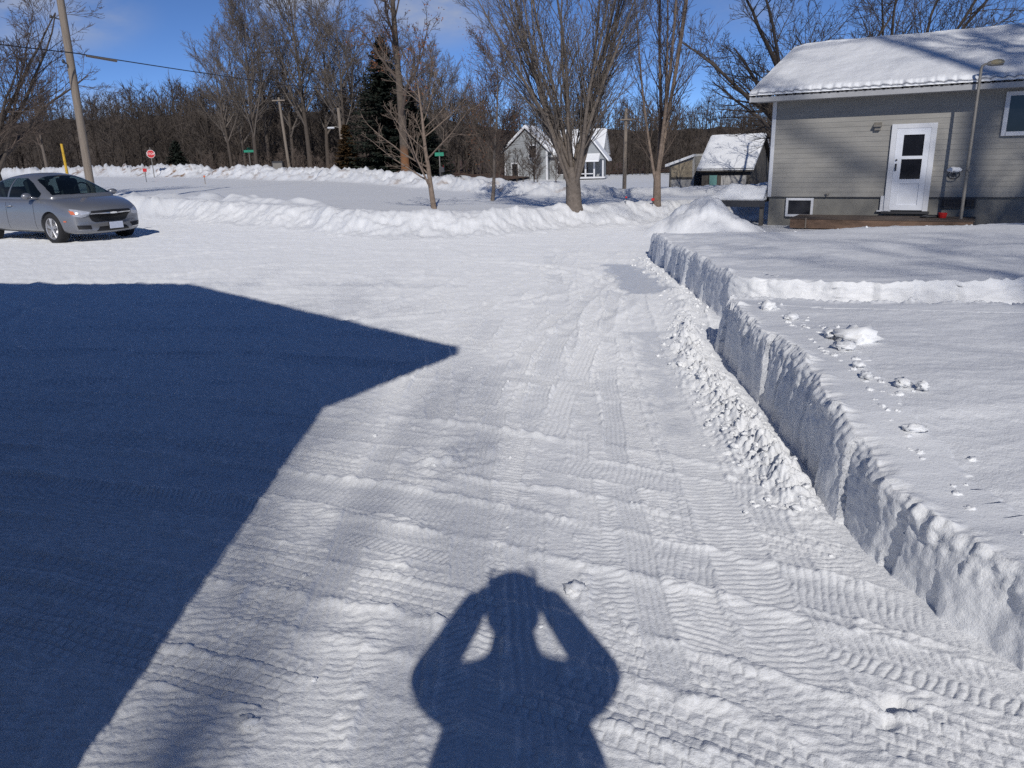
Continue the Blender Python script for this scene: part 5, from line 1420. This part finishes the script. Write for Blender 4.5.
nz = N(nt, 'ShaderNodeTexNoise', i_Scale=9., i_Detail=7., i_Roughness=.6)
mp = N(nt, 'ShaderNodeMapping'); mp.inputs['Scale'].default_value = (1, 1, 2.4); nt.links.new(tc.outputs['Generated'], mp.inputs['Vector']); nt.links.new(mp.outputs[0], nz.inputs['Vector'])
for c, w, a in clouds:
    cv = Vector(c).normalized()
    sub = N(nt, 'ShaderNodeVectorMath', operation='SUBTRACT'); nt.links.new(tc.outputs['Generated'], sub.inputs[0]); sub.inputs[1].default_value = cv
    sc_ = N(nt, 'ShaderNodeVectorMath', operation='MULTIPLY'); nt.links.new(sub.outputs[0], sc_.inputs[0]); sc_.inputs[1].default_value = (1, 1, 2.2)
    ln = N(nt, 'ShaderNodeVectorMath', operation='LENGTH'); nt.links.new(sc_.outputs[0], ln.inputs[0])
    mr = N(nt, 'ShaderNodeMapRange', interpolation_type='SMOOTHSTEP'); mr.inputs['From Min'].default_value = w*1.6; mr.inputs['From Max'].default_value = 0; mr.inputs['To Min'].default_value = 0; mr.inputs['To Max'].default_value = a
    nt.links.new(ln.outputs['Value'], mr.inputs['Value'])
    if acc is None: acc = mr.outputs[0]
    else:
        ad = N(nt, 'ShaderNodeMath', operation='MAXIMUM'); nt.links.new(acc, ad.inputs[0]); nt.links.new(mr.outputs[0], ad.inputs[1]); acc = ad.outputs[0]
nr_ = N(nt, 'ShaderNodeMapRange'); nr_.inputs['From Min'].default_value = .30; nr_.inputs['From Max'].default_value = .56; nt.links.new(nz.outputs['Fac'], nr_.inputs['Value'])
mu = N(nt, 'ShaderNodeMath', operation='MULTIPLY'); nt.links.new(acc, mu.inputs[0]); nt.links.new(nr_.outputs[0], mu.inputs[1])
mx = N(nt, 'ShaderNodeMixRGB'); mx.inputs[2].default_value = (4.0, 4.2, 4.7, 1)
hs = N(nt, 'ShaderNodeMixRGB', blend_type='MULTIPLY'); hs.inputs[0].default_value = 1; hs.inputs[2].default_value = (.66, .78, .93, 1)
nt.links.new(sky.outputs[0], hs.inputs[1])
nt.links.new(hs.outputs[0], mx.inputs[1]); nt.links.new(mu.outputs[0], mx.inputs[0]); nt.links.new(mx.outputs[0], bg.inputs['Color'])

cd = bpy.data.cameras.new('camera'); co = bpy.data.objects.new('camera', cd); col.objects.link(co); scene.camera = co
cd.sensor_width = 36; cd.lens = 769/1024*36; cd.clip_start = .02; cd.clip_end = 4000
pitch = R_(16.645); roll = R_(1.661)
F_ = Vector((0, math.cos(pitch), -math.sin(pitch))); R0 = Vector((1, 0, 0)); U0 = Vector((0, math.sin(pitch), math.cos(pitch)))
Rv = R0*math.cos(roll)-U0*math.sin(roll); Uv = R0*math.sin(roll)+U0*math.cos(roll)
co.matrix_world = Matrix(((Rv.x, Uv.x, -F_.x, 0), (Rv.y, Uv.y, -F_.y, 0), (Rv.z, Uv.z, -F_.z, 1.62), (0, 0, 0, 1)))
scene.view_settings.view_transform = 'Standard'; scene.view_settings.look = 'None'; scene.view_settings.exposure = 0; scene.view_settings.gamma = 1
try: scene.view_settings.use_curve_mapping = False
except Exception: pass
scene.render.engine = 'CYCLES'
scene.cycles.max_bounces = 6; scene.cycles.diffuse_bounces = 3
try: scene.cycles.use_denoising = False
except Exception: pass
